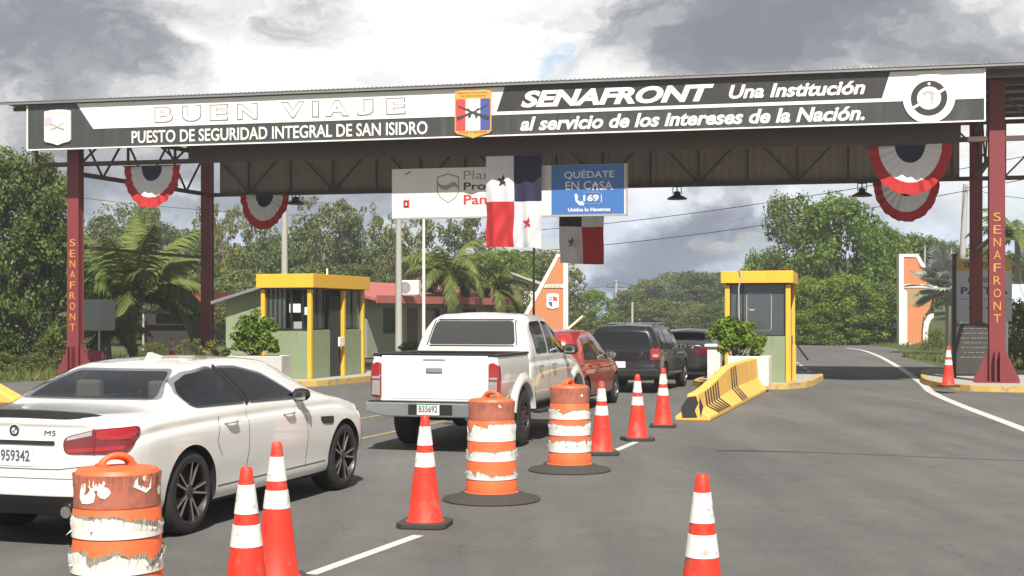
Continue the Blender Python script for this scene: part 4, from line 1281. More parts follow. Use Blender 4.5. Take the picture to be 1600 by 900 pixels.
def gantry():
    g = gthing('gantry', 'long maroon steel checkpoint canopy on four columns spanning the road', 'gantry')
    def column(u, t, w, top, base_z):
        m = MB()
        m.box(u - w / 2, u + w / 2, t - .15, t - .125, base_z, top); m.box(u - w / 2, u + w / 2, t + .125, t + .15, base_z, top)
        m.box(u - w / 2 + .03, u - w / 2 + .055, t - .124, t + .124, base_z, top); m.box(u + w / 2 - .055, u + w / 2 - .03, t - .124, t + .124, base_z, top)
        o = m.obj('column', MAROON, g, bevel=.004)
        b = MB(); b.box(u - .5, u + .5, t - .35, t + .35, base_z, base_z + .03)
        for s in (-1, 1):
            b.prism([(u + s * w / 2, base_z + .031), (u + s * .55, base_z + .031), (u + s * .52, base_z + .12), (u + s * w / 2, base_z + .82)], t - .04, t + .04)
            b.prism([(u + s * .04, base_z + .031), (u + s * .08, base_z + .031), (u + s * .08, base_z + .75), (u + s * .04, base_z + .75)], t - .36, t - .151)
        b.obj('base_plate', MAROON, o)
        return o
    for u, t, px0, pA, pB, w in ((UL, TC, 108, 372, 520, .36), (UR, TC, 1557, 330, 508, .37)):
        o = column(u, t, w, 7.55, .14)
        zt, zb = G(px0, pA, t)[1], G(px0, pB, t)[1]
        step = (zt - zb) / 9
        for i, ch in enumerate('SENAFRONT'):
            lettering(ch, YLET, o, (u - .085, t - .155, zt - step * (i + 1) + step * .18), (1, 0, 0), (0, 0, 1), .17, step * .68, 'lettering', .0, depth=.006)
    column(URL, TR, .34, 7.55, .14); column(URR, TR, .34, 7.55, .14)
    # trusses: front one behind the sign, rear one with cladding
    def truss(t, u0, u1, zb, zt, nb, m, s=.09):
        mb = MB()
        mb.box(u0, u1, t - s * .7, t + s * .7, zb - .06, zb + .06); mb.box(u0, u1, t - s * .7, t + s * .7, zt - .06, zt + .06)
        for i in range(nb + 1):
            u = u0 + (u1 - u0) * i / nb
            mb.bar((u, t, zb + .06), (u, t, zt - .06), .06, .06)
            if i < nb:
                v = u0 + (u1 - u0) * (i + 1) / nb
                a, b = ((u, t + .012, zb + .05), (v, t + .012, zt - .05)) if i % 2 else ((u, t + .012, zt - .05), (v, t + .012, zb + .05))
                mb.bar(a, b, .05, .05)
        return mb.obj('truss', m, g)
    truss(TC, -1.0 + .6, 33.0, 6.12, 7.5, 23, BROWN)
    truss(TR, URL, 33.0, 5.84, 7.5, 21, BROWN)
    uL = G(300, 250, TC + .1)[0]; uR = G(1500, 230, TC + .1)[0]
    MB().box(uL, uR, TC - .125, TC - .09, 6.05, 6.75).obj('front_fascia', BROWN, g)
    c = MB(); v0 = G(340, 280, TR)[0]; v1 = G(1500, 260, TR)[0]
    def cf(u, v): return (v0 + (v1 - v0) * u, TR + .16 + .018 * math.cos((v1 - v0) * u * 2 * math.pi / .25), 5.87 + (7.45 - 5.87) * v)
    c.grid(cf, 380, 1); c.obj('rear_cladding', SHEETBR, g)
    for u0, u1 in ((UL, URL), (UR, URR)):
        sb = MB()
        sb.bar((u0, TC + .2, 5.86), (u1, TR - .2, 5.86), .12, .12); sb.bar((u0, TC + .2, 3.76), (u1, TR - .2, 3.72), .09, .09)
        sb.bar((u0, TC + .2, 7.2), (u1, TR - .2, 7.2), .12, .12)
        for i in range(6):
            a, b = i / 6, (i + 1) / 6; P = lambda q, z: (u0 + (u1 - u0) * q, TC + .2 + (TR - .4 - TC) * q, z)
            sb.bar(P(a, 5.86 if i % 2 else 7.2), P(b, 7.2 if i % 2 else 5.86), .05, .05)
        sb.obj('side_beam', BROWN, g)
    for u in (UL + (UR - UL) * .25, UL + (UR - UL) * .5, UL + (UR - UL) * .75): MB().bar((u, TC + .2, 7.2), (u, TR - .2, 7.2), .10, .14).obj('cross_beam', BROWN, g)
    for i in range(7): MB().box(-.6, 33, .25 + i * 1.25, .33 + i * 1.25, 7.57, 7.68).obj('purlin', BROWN, g)
    rf = MB(); u0, u1, t0, t1 = -.82, 34.0, -.14, 8.75
    N = 1600
    def top(u, v): return (u0 + (u1 - u0) * u, t0 + (t1 - t0) * v, 7.775 + .010 * math.cos((u1 - u0) * u * 2 * math.pi / .12) - .01 * v)
    def bot(u, v): return (u0 + (u1 - u0) * u, t1 + (t0 - t1) * v, 7.755 + .010 * math.cos((u1 - u0) * u * 2 * math.pi / .12) - .01 * (1 - v))
    rf.grid(top, N, 1); rf.grid(bot, N, 1)
    rf.add([top(0, 0), top(0, 1), bot(0, 0), bot(0, 1)], [(0, 3, 2, 1)]); 
    n1 = N + 1; b0 = 2 * n1
    rf.f += [(i, b0 + n1 + i, b0 + n1 + i + 1, i + 1) for i in range(N)]; rf.mi += [0] * N
    rf.obj('roof', ZINC, g)
    gt = MB(); gt.box(u0, u1, -.125, -.095, 7.69, 7.742); gt.obj('eave_trim', ZINC, g)
    return g


gantry()


def emblem_shape(w, h):
    """shield outline: arched top, straight sides, pointed foot; origin at its centre"""
    return [(-w / 2, h * .46), (-w * .25, h * .495), (0, h * .505), (w * .25, h * .495), (w / 2, h * .46), (w / 2, -h * .36), (w * .44, -h * .41), (w * .2, -h * .45), (0, -h * .505), (-w * .2, -h * .45), (-w * .44, -h * .41), (-w / 2, -h * .36)]


def rifle(sx, w):
    """a long gun in outline, pointing up to one side"""
    p = [(-.50, -.02), (-.50, .10), (-.30, .06), (-.10, .05), (-.06, .03), (.12, .03), (.14, .055), (.20, .055), (.21, .03), (.50, .025), (.50, .005), (.14, -.01), (.10, -.02), (.06, -.12), (.01, -.13), (.03, -.02), (-.08, -.02), (-.14, -.10), (-.19, -.10), (-.16, -.01), (-.30, -.01)]
    a = R(24); o = []
    for x, y in p:
        X, Y = x * math.cos(a) - y * math.sin(a), x * math.sin(a) + y * math.cos(a)
        o.append((sx * X * w, Y * w))
    return o


def shield(parent, u, z, w, h, t, faded=False):
    o = lambda pts: [(u + a, z + b) for a, b in pts]
    e = MB().prism(o(emblem_shape(w, h)), t - .05, t).obj('emblem', SIGNWHITE if faded else GOLD, parent, bevel=.004)
    f = t - .054
    zt, zb = h * .30, -h * .34
    if faded:
        MB().prism(o([(-w * .47, zt), (-w * .47, h * .02), (-w * .2, h * .06), (-w * .2, zt)]), f, t - .05).obj('emblem_stripe', EMPINK, e)
        MB().prism(o([(w * .22, zt), (w * .22, zb), (w * .47, zb), (w * .47, zt)]), f, t - .05).obj('emblem_stripe', mat('emblem_faded_white', (.66, .67, .68), .6), e)
        c, s = EMGREY, .55
    else:
        for a, b, m in ((-.47, -.2, EMRED), (-.2, .2, SIGNWHITE), (.2, .47, EMBLUE)):
            MB().prism(o([(a * w, zt), (a * w, zb), ((a + b) / 2 * w, zb - .01), (b * w, zb), (b * w, zt), ((a + b) / 2 * w, zt + .01)]), f, t - .05).obj('emblem_stripe', m, e)
        c, s = SIGNDARK, .92
    MB().prism([(u + a, z + b + h * .02) for a, b in rifle(1, w * s)], f - .008, f - .002).obj('emblem_rifle', c, e)
    MB().prism([(u + a, z + b + h * .02) for a, b in rifle(-1, w * s)], f - .016, f - .010).obj('emblem_rifle', c, e)
    tc = EMGREY if faded else BROWN
    lettering('DIOS Y PATRIA', tc, e, (u - w * .38, t - .051, z - h * .405), (1, 0, 0), (0, 0, 1), w * .76, h * .045, 'motto', .0, depth=.004)
    lettering('SERVICIO NACIONAL', tc, e, (u - w * .42, t - .051, z + h * .41), (1, 0, 0), (0, 0, 1), w * .84, h * .036, 'motto', depth=.004)
    lettering('DE FRONTERAS', tc, e, (u - w * .35, t - .051, z + h * .345), (1, 0, 0), (0, 0, 1), w * .70, h * .036, 'motto', depth=.004)
    return e


def big_sign():
    s = gthing('sign_board', 'long charcoal and white sign board reading BUEN VIAJE and SENAFRONT under the roof edge', 'sign')
    H = Z1 - Z0
    panel = MB().box(0, US, 0, .05, Z0, Z1).obj('panel', SIGNDARK, s)
    fr = MB(); w = .035
    fr.box(0, US, -.03, -.002, Z0, Z0 + w); fr.box(0, w, -.03, -.002, Z0 + w, Z1 - .01); fr.box(US - w, US, -.03, -.002, Z0 + w, Z1 - .01)
    fr.obj('frame', SIGNWHITE, s)
    P = lambda px, py: G(px, py, 0)
    zm = Z0 + H * .43                                     # where the charcoal ends and the white begins
    uA, uB, uC = P(120, 170)[0], P(146, 205)[0], P(780, 160)[0]
    w1 = MB().prism([(uA, Z1 - .012), (uB, zm), (P(712, 165)[0], zm), (P(712, 165)[0], Z1 - .012)], -.012, -.002).obj('white_panel', SIGNFACE, s)
    w2 = MB().prism([(P(712, 165)[0] + .002, Z1 - .012), (P(712, 165)[0] + .002, zm), (P(776, 170)[0], zm), (P(1385, 150)[0], zm), (US - .04, zm), (US - .04, Z1 - .012), (P(1391, 100)[0], Z1 - .012), (P(1378, 145)[0], zm + .085), (P(776, 165)[0], zm + .085), (P(789, 135)[0], Z1 - .012)], -.012, -.002).obj('white_panel', SIGNFACE, s)
    MB().prism([(P(789, 135)[0], Z1 - .012), (P(776, 165)[0] + .02, zm + .087), (P(1378, 145)[0] - .02, zm + .087), (P(1391, 100)[0] - .02, Z1 - .012)], -.012, -.002).obj('black_panel', SIGNBLACK, s)
    x = (1, 0, 0); up = (0, 0, 1)
    def row(txt, m, pA, pB, za, zb, t, par, **k):
        a, b = P(*pA)[0], P(*pB)[0]
        return lettering(txt, m, par, (a, t, za), x, up, b - a, zb - za, **k)
    zb0, zb1 = zm + .10, zm + .545
    # outlined letters: ink with a slightly thinner white letter on it
    word = [('B', 242, 271), ('U', 285, 315), ('E', 328, 357), ('N', 371, 403), ('V', 440, 476), ('I', 488, 499), ('A', 508, 546), ('J', 557, 584), ('E', 604, 634)]
    for ch, p0, p1 in word:
        a, b = P(p0, 170)[0], P(p1, 170)[0]
        o = lettering(ch, INK, w1, (a, -.012, zb0), x, up, b - a, zb1 - zb0, bold=.055, depth=.006)
        lettering(ch, SIGNWHITE, o, (a + .030, -.0125, zb0 + .030), x, up, b - a - .060, zb1 - zb0 - .060, 'letter_face', .030, depth=.010)
    row('PUESTO DE SEGURIDAD INTEGRAL DE SAN ISIDRO', SIGNWHITE, (206, 210), (668, 210), Z0 + .115, Z0 + .455, -.001, panel, bold=.014, depth=.012)
    row('SENAFRONT', SIGNWHITE, (814, 140), (1116, 140), zm + .165, zm + .595, -.013, s, bold=.045, shear=.28, depth=.008)
    row('Una Institución', SIGNWHITE, (1139, 130), (1352, 130), zm + .20, zm + .545, -.013, s, bold=.032, shear=.25, depth=.008)
    row('al servicio de los intereses de la Nación.', SIGNWHITE, (813, 190), (1351, 190), Z0 + .12, Z0 + .48, -.001, panel, bold=.032, shear=.25, depth=.012)
    u, z = P(740, 174); shield(s, u, Z0 + .60, P(768, 170)[0] - P(711, 170)[0], 1.26, -.014)
    u, z = P(91, 198); shield(s, u, Z0 + .62, P(112, 170)[0] - P(71, 170)[0], .98, -.002, True)
    # round seal
    u, z = P(1451.5, 147); z = Z0 + .60; r = .60
    circ = lambda q, n=48: [(u + q * math.cos(2 * math.pi * i / n), z + q * math.sin(2 * math.pi * i / n)) for i in range(n)]
    e = MB().prism(circ(r), -.03, -.013).obj('seal', SIGNWHITE, s)
    MB().prism(circ(r * .70), -.036, -.031).obj('seal_ring', SIGNBLACK, e)
    MB().prism(circ(r * .46), -.042, -.037).obj('seal_centre', SIGNWHITE, e)
    for a in (30, 212):
        c, q = math.cos(R(a)), math.sin(R(a)); L = MB()
        pts = [(u + r * (.40 * c) - .035 * q, z + r * .40 * q + .035 * c), (u + r * .74 * c - .03 * q, z + r * .74 * q + .03 * c), (u + r * .74 * c + .03 * q, z + r * .74 * q - .03 * c), (u + r * .40 * c + .035 * q, z + r * .40 * q - .035 * c)]
        L.prism(pts, -.0425, -.0375).obj('seal_tick', SIGNWHITE, e)
    MB().prism([(u + .035 * math.cos(t * .5236), z + r * .57 + .035 * math.sin(t * .5236)) for t in range(12)], -.041, -.037).obj('seal_dot', SIGNWHITE, e)
    hd = [(-.30, .16), (-.18, .27), (.0, .31), (.16, .27), (.27, .13), (.22, .12), (.16, .17), (.17, .02), (.20, -.06), (.15, -.10), (.16, -.22), (.10, -.30), (.07, -.24), (.09, -.10), (.04, -.02), (.06, .12), (-.04, .20), (-.12, .14), (-.10, .02), (-.15, .10)]
    MB().prism([(u + a * r, z + b * r) for a, b in hd], -.046, -.043).obj('seal_figure', EMGREY, e)
    # bolts and sheet joints of the panel
    j = MB()
    for i in range(1, 11):
        q = US * i / 11; j.box(q - .006, q + .006, -.0045, -.0005, Z0 + .04, zm - .003)
    j.obj('panel_joint', mat('joint_grey', (.02, .022, .021), .7, 0, 0), panel)
    return s


big_sign()


def billboard():
    t = 1.03
    (u0, z1), (u1, z0) = G(613, 262, t), G(981, 336, t)
    z0, z1 = G(800, 337, t)[1], G(800, 260, t)[1]
    b = gthing('banner', 'white and blue hanging banner with the words QUÉDATE EN CASA and 169', 'banner')
    W, H = u1 - u0, z1 - z0
    pn = MB().box(u0, u1, t - .03, t + .03, z0, z1).obj('panel', BWHITE, b)
    um = G(862, 300, t)[0]
    bl = MB().box(um, u1 - .09, t - .038, t - .031, z0 + .005, z1 - .005).obj('blue_panel', BBLUE, b)
    fr = MB(); fr.box(u0, u1, t - .05, t + .05, z0 - .05, z0 - .002); fr.box(u1 - .05, u1 - .002, t - .05, t - .031, z0, z1)
    fr.obj('frame', CONCRETE, b)
    for q in (.06, .3, .55, .8, .95): MB().bar((u0 + W * q, t, z1), (u0 + W * q, t, 6.1), .03).obj('hanger', BROWN, b)
    P = lambda px, py: G(px, py, t)
    x, up = (1, 0, 0), (0, 0, 1)
    def row(txt, m, a, c, par, tt, **k):      # corners in pixels: lower left, upper right
        (ua, za), (uc, zc) = P(*a), P(*c)
        return lettering(txt, m, par, (ua, tt, za), x, up, uc - ua, zc - za, **k)
    f = t - .031
    row('Plan', BGREY, (725, 281), (767, 266), pn, f, depth=.004)
    row('Protégete', BBLACK, (725, 301), (822, 283), pn, f, bold=.02, depth=.004)
    row('Panamá', BRED, (725, 320), (806, 303), pn, f, bold=.02, depth=.004)
    # outlined shield with an S-shaped ribbon
    def pl(px, py): return P(px, py)
    outer = [pl(*q) for q in ((683, 276), (701, 271), (718, 276), (718, 300), (713, 309), (701, 318), (688, 309), (683, 300))]
    c = (sum(p[0] for p in outer) / 8, sum(p[1] for p in outer) / 8)
    ring = MB(); n = len(outer); inn = [(c[0] + (p[0] - c[0]) * .90, c[1] + (p[1] - c[1]) * .91) for p in outer]
    ring.add([(p[0], f - .004, p[1]) for p in outer] + [(p[0], f - .004, p[1]) for p in inn], [(i, n + i, n + (i + 1) % n, (i + 1) % n) for i in range(n)])
    ring.obj('shield_outline', BGREY, pn)
    sw = MB(); pts = smooth_line([pl(*q) for q in ((684, 286), (690, 292), (699, 293), (706, 289), (713, 289), (717, 295))], 6)
    vs = []
    for i, p in enumerate(pts):
        wv = .035 + .03 * math.sin(math.pi * i / (len(pts) - 1)); vs += [(p[0], f - .005, p[1] - wv), (p[0], f - .005, p[1] + wv)]
    sw.add(vs, [(2 * i, 2 * i + 2, 2 * i + 3, 2 * i + 1) for i in range(len(pts) - 1)])
    sw.obj('shield_ribbon', BGREY, pn)
    # small red and black crest at the corner
    u, z = P(635.5, 319); r = .085
    MB().prism([(u - r, z - r * 1.25), (u - r, z + r * 1.25), (u + r, z + r * 1.25), (u + r, z - r * 1.25)], f - .004, f).obj('small_crest', BRED, pn)
    MB().prism([(u - r * .6, z - r * .9), (u - r * .6, z + r * .9), (u + r * .5, z + r * .9), (u + r * .1, z + r * .1), (u + r * .6, z - r * .9)], f - .008, f - .0045).obj('small_crest', BBLACK, pn)
    MB().prism([(u - r * .2, z - r * .6), (u - r * .35, z + r * .3), (u + r * .1, z + r * .6), (u + r * .1, z - r * .5)], f - .012, f - .0085).obj('small_crest', BWHITE, pn)
    k = MB()
    for i in range(13):
        a = P(688 + i * 8, 325); k.box(a[0], a[0] + .10, f - .003, f, a[1] - .012, a[1] + .012)
    k.obj('fine_print', BPALE, pn)
    k = MB(); 
    for i in range(3): a = P(634 + i * 3, 272 - i * 1.5); k.box(a[0], a[0] + .045, f - .003, f, a[1] - .018, a[1] + .018)
    k.obj('corner_mark', BBLACK, pn)
    f = t - .039; BW = BWHITE
    row('QUÉDATE', BW, (882, 281), (960, 264), bl, f, bold=.006, depth=.004)
    row('EN C', BW, (884, 297), (924, 283), bl, f, bold=.006, depth=.004); row('SA', BW, (937, 297), (958, 283), bl, f, bold=.006, depth=.004)
    q = [P(*p) for p in ((926, 297), (926, 289), (930.5, 283), (935, 289), (935, 297), (932.5, 297), (932.5, 291), (928.5, 291), (928.5, 297))]
    MB().prism(q, f - .004, f).obj('house_glyph', BW, bl)
    row('169', BW, (912, 315), (936, 304), bl, f, bold=.03, depth=.004)
    hs = [P(*p) for p in ((898, 304), (902, 303), (904, 309), (902, 311), (906, 316), (909, 314), (914, 318), (912, 321), (906, 321), (900, 315))]
    MB().prism(hs, f - .004, f).obj('phone_glyph', BW, bl)
    box = [P(*p) for p in ((911, 301), (937, 301), (940, 304), (940, 316), (937, 319), (916, 319))]
    fb = MB()
    for i in range(len(box) - 1): fb.bar((box[i][0], f - .003, box[i][1]), (box[i + 1][0], f - .003, box[i + 1][1]), .018, .004)
    fb.obj('number_frame', BW, bl)
    row('Unidos lo Hacemos', BW, (888, 331), (954, 324), bl, f, bold=.03, depth=.004)


billboard()


def flag(label, t, pxs, pys, quads, stars, seed, hang_to):
    """a flag hung by its upper edge; quads = materials (upper left, upper right, lower left, lower right); stars = (u, v, material)"""
    f = gthing('flag', label, 'flag', 'hanging flags')
    zt, zb = G((pxs[0] + pxs[1]) / 2, pys[0], t)[1], G((pxs[0] + pxs[1]) / 2, pys[1], t)[1]
    u0, u1 = G(pxs[0], 300, t)[0], G(pxs[1], 300, t)[0]
    rr = random.Random(seed); ph = [rr.uniform(0, 6.28) for _ in range(6)]
    def S(u, v, off=0):      # v = 0 at the top
        amp = .02 + .075 * v
        y = amp * math.sin(u * 9 + ph[0] + v * 1.5) + amp * .6 * math.sin(u * 21 + ph[1] - v * 3) + .03 * v * math.sin(v * 7 + u * 5 + ph[2]) + .035 * v * math.sin((u * 1.3 + v) * 17 + ph[3]) + .05 * math.exp(-((u - .22 - .25 * v) / .12)**2) * v
        x = u0 + (u1 - u0) * (u + .012 * math.sin(v * 8 + ph[4]) * v)
        sag = .05 * v * math.sin(u * 3.1 + ph[5]) - .015 * math.sin(u * 3.14)
        return (x, t + y + off, zt + (zb - zt) * v + sag * .6)
    mats = list(quads)
    for off in (0,):
        mb = MB(); split = .5
        mb.grid(lambda a, b: S(a, 1 - b, off), 48, 48, lambda a, b: (0 if a < .5 else 1) if b > .5 else (2 if a < .5 else 3))
        cl = mb.obj('cloth', mats, f, smooth=80)
    for su, sv, m in stars:
        for off in (-.006, .006):
            n = star(5, .19, .42, 84); w_ = (u1 - u0); h_ = zt - zb
            mb = MB(); vs = [S(su, sv, off)]; 
            for a, b in n: vs.append(S(su + a / w_ * .95, sv - b / h_ * .95, off))
            k = len(n); mb.add(vs, [(0, 1 + i, 1 + (i + 1) % k) if off < 0 else (0, 1 + (i + 1) % k, 1 + i) for i in range(k)])
            mb.obj('star', m, cl)
    rp = MB(); rp.tube([(u0 - .03, t, zt + .01), (u1 + .03, t, zt + .01)], .014, 8)
    for u in (u0 + .1, u1 - .1): rp.bar((u, t, zt + .01), (u, t, hang_to), .012)
    rp.obj('hanging_rod', BROWN, f)
    return f


flag('large flag with navy star hanging in front of the white banner', .80, (759, 847), (243, 387), (FWHITE, FNAVY, FRED, FWHITE), [(.31, .275, FNAVY), (.76, .74, FRED)], 3, 6.4)
flag('smaller flag with red star hanging behind the blue banner', 6.6, (874, 944), (296, 412), (FNAVY, FWHITE, FWHITE, FRED), [(.30, .72, mat('flag_dull_red', (.26, .03, .05), .85, 0, .05))], 8, 7.4)


def bunting(label, t, px, py, rad_px, drop_px, seed, hang_to):
    b = gthing('bunting_fan', label, 'bunting', 'half-round bunting fans on the canopy')
    uc, zc = G(px, py, t); r = G(px + rad_px, py, t)[0] - uc; dz = (zc - G(px, py + drop_px, t)[1])
    rr = random.Random(seed); ph = rr.uniform(0, 6); mb = MB()
    def S(u, v):
        a = R(180 + 180 * u); q = .02 + .98 * v
        pl = .03 * v * math.sin(u * 2 * math.pi * 11 + ph + 2 * math.sin(u * 7)) + .06 * v * math.sin(u * 9 + ph) + .03 * v * v * math.sin(u * 23 + ph)
        edge = 1 + (.010 * math.sin(u * 47 + ph) + .007 * math.sin(u * 91 + 1)) * max(0, (v - .8) / .2)
        return (uc + r * q * math.cos(a) * edge, t + pl - .10 * math.sin(math.pi * u) * v, zc + dz * q * math.sin(a) * edge)
    mb.grid(S, 170, 20, lambda u, v: 0 if v < .37 else (1 if v < .74 else 2))
    mb.obj('cloth', [FNAVY, FWHITE, FRED], b, smooth=80)
    rd = MB(); rd.tube([(uc - r, t, zc), (uc + r, t, zc)], .018, 8)
    for s in (-.8, .8): rd.bar((uc + r * s, t, zc), (uc + r * s, t + .05, hang_to), .014)
    rd.obj('hanging_rod', BROWN, b)
    return b


bunting('half-round bunting fan under the front truss by the SENAFRONT column beside the gloomy palm', .98, 237, 259, 45, 66, 1, 6.1)
bunting('half-round bunting fan low on the rear truss above the palm and booth', TR - .25, 413, 304, 37.5, 55, 2, 5.85)
bunting('largest half-round bunting fan hanging in front of the double stack beside the round seal', .98, 1422, 226, 66, 79, 3, 6.1)
bunting('half-round bunting fan tucked behind the largest fan against the big tree', TR - .3, 1416, 284, 52, 63, 4, 5.85)


def flood_lamp(px, py, label):
    t = TR - .05; u, z = G(px, py, t)
    l = gthing('floodlight', label, 'floodlight', 'black lamps under the rear truss')
    h = 5.78 - z
    MB().tube([(u, t, 5.78), (u, t, z + .1)], .02, 8).obj('stem', LAMPBLK, l)
    MB().lathe([(.06, .14), (.10, .12), (.11, .03), (.30, -.07), (.31, -.11), (0, -.10)], 20, M=Matrix.Translation((u, t, z))).obj('lamp_shade', LAMPBLK, l, smooth=40)
    y = MB(); y.bar((u - .13, t, z + .28), (u - .13, t, z + .05), .025); y.bar((u + .13, t, z + .28), (u + .13, t, z + .05), .025); y.bar((u - .14, t, z + .28), (u + .14, t, z + .28), .03)
    y.obj('bracket', LAMPBLK, l)


flood_lamp(1058, 306, 'black lamp under the rear truss between banner and small booth')
flood_lamp(1347, 301, 'black lamp under the rear truss in front of the big tree crown')
flood_lamp(462, 314, 'black lamp under the rear truss above the larger booth')

# ================================================================== booths, planters, barrier


def booth_right():
    # local: x across the front (0 at its right-hand corner, negative to the left), y to the rear
    W, D, H = 1.58, 2.35, 2.83; zf = .14
    b = thing('guard_booth', 'small sage green guard booth with yellow roof on the traffic island', 'booth', (6.82, 32.95, 0), R(HEAD + 3))
    w = MB()
    w.box(-W + .06, -.06, .05, .13, zf, 1.27); w.box(-W + .04, -W + .12, .13, D - .1, zf, 1.27); w.box(-.12, -.04, 1.2, D - .1, zf, 1.27); w.box(-W + .06, -.06, D - .13, D - .05, zf, 2.55)
    w.box(-.12, -.04, .13, .5, zf, 1.27)
    w.obj('wall', GREENW, b, bevel=.006)
    for x in (-W + .05, -.05):
        for y in (.05, D - .05): MB().box(x - .06, x + .06, y - .06, y + .06, zf, 2.535).obj('post', YELLOW, b, bevel=.008)
    po = MB().box(.02, .11, .62, .71, zf, 1.05).obj('bollard_post', YELLOW, b, bevel=.008)
    MB().box(-W - .10, .08, -.12, D + .12, 2.58, H + .05).obj('roof', YELLOW, b, bevel=.01)
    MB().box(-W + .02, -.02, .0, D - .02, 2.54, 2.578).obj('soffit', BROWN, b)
    f = MB(); f.box(-W + .12, -.12, .06, .075, 1.275, 1.30); f.box(-W + .42, -W + .45, .06, .09, 1.30, 2.54); f.box(-.15, -.12, .06, .09, 1.30, 2.54); f.box(-W + .11, -W + .14, .06, .09, 1.30, 2.54)
    f.obj('window_frame', TRIM, b)
    MB().box(-W + .14, -.15, .092, .10, 1.30, 2.54).obj('window_pane', BOOTHGL, b)
    MB().box(-W + .11, -W + .40, .094, .104, 1.302, 2.538).obj('window_shutter', SHEETBR, b)
    MB().box(-.10, -.09, .55, D - .15, 1.30, 2.54).obj('window_pane', BOOTHGL, b)
    MB().box(-W + .05, -W + .06, .2, D - .15, 1.30, 2.54).obj('window_pane', BOOTHGL, b)
    st = MB(); a = (-W + .55, -.22)
    fr = [(-W + .52, 1.45), (-W + .52, 2.28), (-W + .58, 2.33), (-.52, 2.33), (-.46, 2.28), (-.46, 1.45), (-.52, 1.40), (-W + .58, 1.40)]
    n = len(fr)
    for i in range(n): st.bar((fr[i][0], .088, fr[i][1]), (fr[(i + 1) % n][0], .088, fr[(i + 1) % n][1]), .014, .006)
    st.prism([(-1.06, 2.0), (-.98, 1.93), (-.86, 1.94), (-.78, 2.0), (-.83, 1.96), (-.90, 1.90), (-.98, 1.90)], .084, .090)
    st.obj('window_sticker', EMGREY, b)
    an = MB(); an.tube([(-W + .36, -.16, 1.1), (-W + .345, -.16, 2.45), (-W + .40, -.16, 2.75), (-W + .34, -.16, 3.02)], .016, 8)
    an.obj('conduit_pipe', EMGREY, b)
    MB().tube([(.05, D - .3, 1.05), (.22, D - .25, .80), (.35, D - .2, .62)], .025, 8).obj('barrier_stub', TRIM, b)
    return b


booth_right()


def booth_left():
    W, D, H = 1.44, 3.4, 2.83; zf = .14
    b = thing('guard_booth', 'large sage green guard booth with mustard roof and glazed window strip behind white planter', 'booth', (-5.19, 34.7, 0), R(HEAD))
    w = MB()
    w.box(-W + .06, -.06, .05, .13, zf, 1.40); w.box(-.13, -.05, .13, 1.25, zf, 1.40); w.box(-.13, -.05, 2.05, D - .1, zf, 1.40); w.box(-W + .04, -W + .12, .13, D - .1, zf, 1.40); w.box(-W + .06, -.06, D - .13, D - .05, zf, 2.5)
    w.obj('wall', GREENW, b, bevel=.006)
    for x, y in ((-W + .05, .05), (-.05, .05), (-.05, D - .05), (-W + .05, D - .05), (-.02, 2.0)): MB().box(x - .055, x + .055, y - .055, y + .055, zf, 2.455).obj('post', YELLOW, b, bevel=.008)
    MB().box(-W - .08, .12, -.12, D + .12, 2.5, 2.86).obj('roof', YELLOW, b, bevel=.01)
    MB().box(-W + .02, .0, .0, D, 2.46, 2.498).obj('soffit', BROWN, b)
    f = MB(); f.box(-W + .1, -.1, .03, .15, 1.405, 1.44)
    for i in range(4): x = -W + .16 + i * .13; f.box(x, x + .028, .06, .10, 1.44, 2.46)
    for i in range(2): x = -.62 + i * .33; f.box(x, x + .05, .06, .10, 1.44, 2.46)
    for y in (.5, .9, 1.25, 2.05, 2.7): f.box(-.11, -.06, y, y + .045, 1.405, 2.46)
    f.obj('window_frame', TRIM, b)
    MB().box(-W + .12, -W + .66, .105, .115, 1.44, 2.46).obj('window_pane', BOOTHGL, b)
    MB().box(-.10, -.09, .14, .88, 1.44, 2.46).obj('window_pane', BOOTHGL, b)
    MB().box(-.10, -.09, 2.1, D - .14, 1.44, 2.46).obj('window_pane', BOOTHGL, b)
    dk = MB(); dk.box(-W + .2, -.3, .25, .7, 1.30, 1.36); dk.box(-.75, -.4, .35, .65, 1.36, 1.62); dk.obj('desk', CONCRETE, b)
    MB().box(-.30, -.1, .2, .26, 1.80, 2.0).obj('notice_sheet', SIGNWHITE, b); 
    MB().box(-.72, -.40, .2, .23, 1.86, 2.1).obj('notice_sheet', SIGNWHITE, b)
    MB().box(.04, .10, 1.55, 1.85, .95, 1.2).obj('white_box', SIGNWHITE, b, bevel=.01)
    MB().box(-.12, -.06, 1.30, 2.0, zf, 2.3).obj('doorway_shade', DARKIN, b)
    MB().tube([(-.3, 1.6, 2.86), (-.3, 1.6, 3.05)], .025, 8).obj('roof_pipe', SIGNWHITE, b)
    return b


booth_left()


def annex():
    a = thing('annex_building', 'low sage green lean-to with sloping roof beside the larger booth', 'building', (-6.58, 36.0, 0), R(HEAD))
    w = MB(); w.prism([(-1.22, .1), (0, .1), (0, 2.5), (-1.22, 2.16)], 0, 3.6); w.obj('wall', GREENW, a)
    r = MB(); r.prism([(-1.48, 2.085), (.12, 2.53), (.12, 2.61), (-1.48, 2.165)], -.35, 3.9); r.obj('roof', ZINC, a)
    MB().box(-1.0, -.3, 3.602, 3.612, .14, 1.95).obj('door', mat('annex_door', (.22, .27, .18), .7, 0, .1), a)


annex()


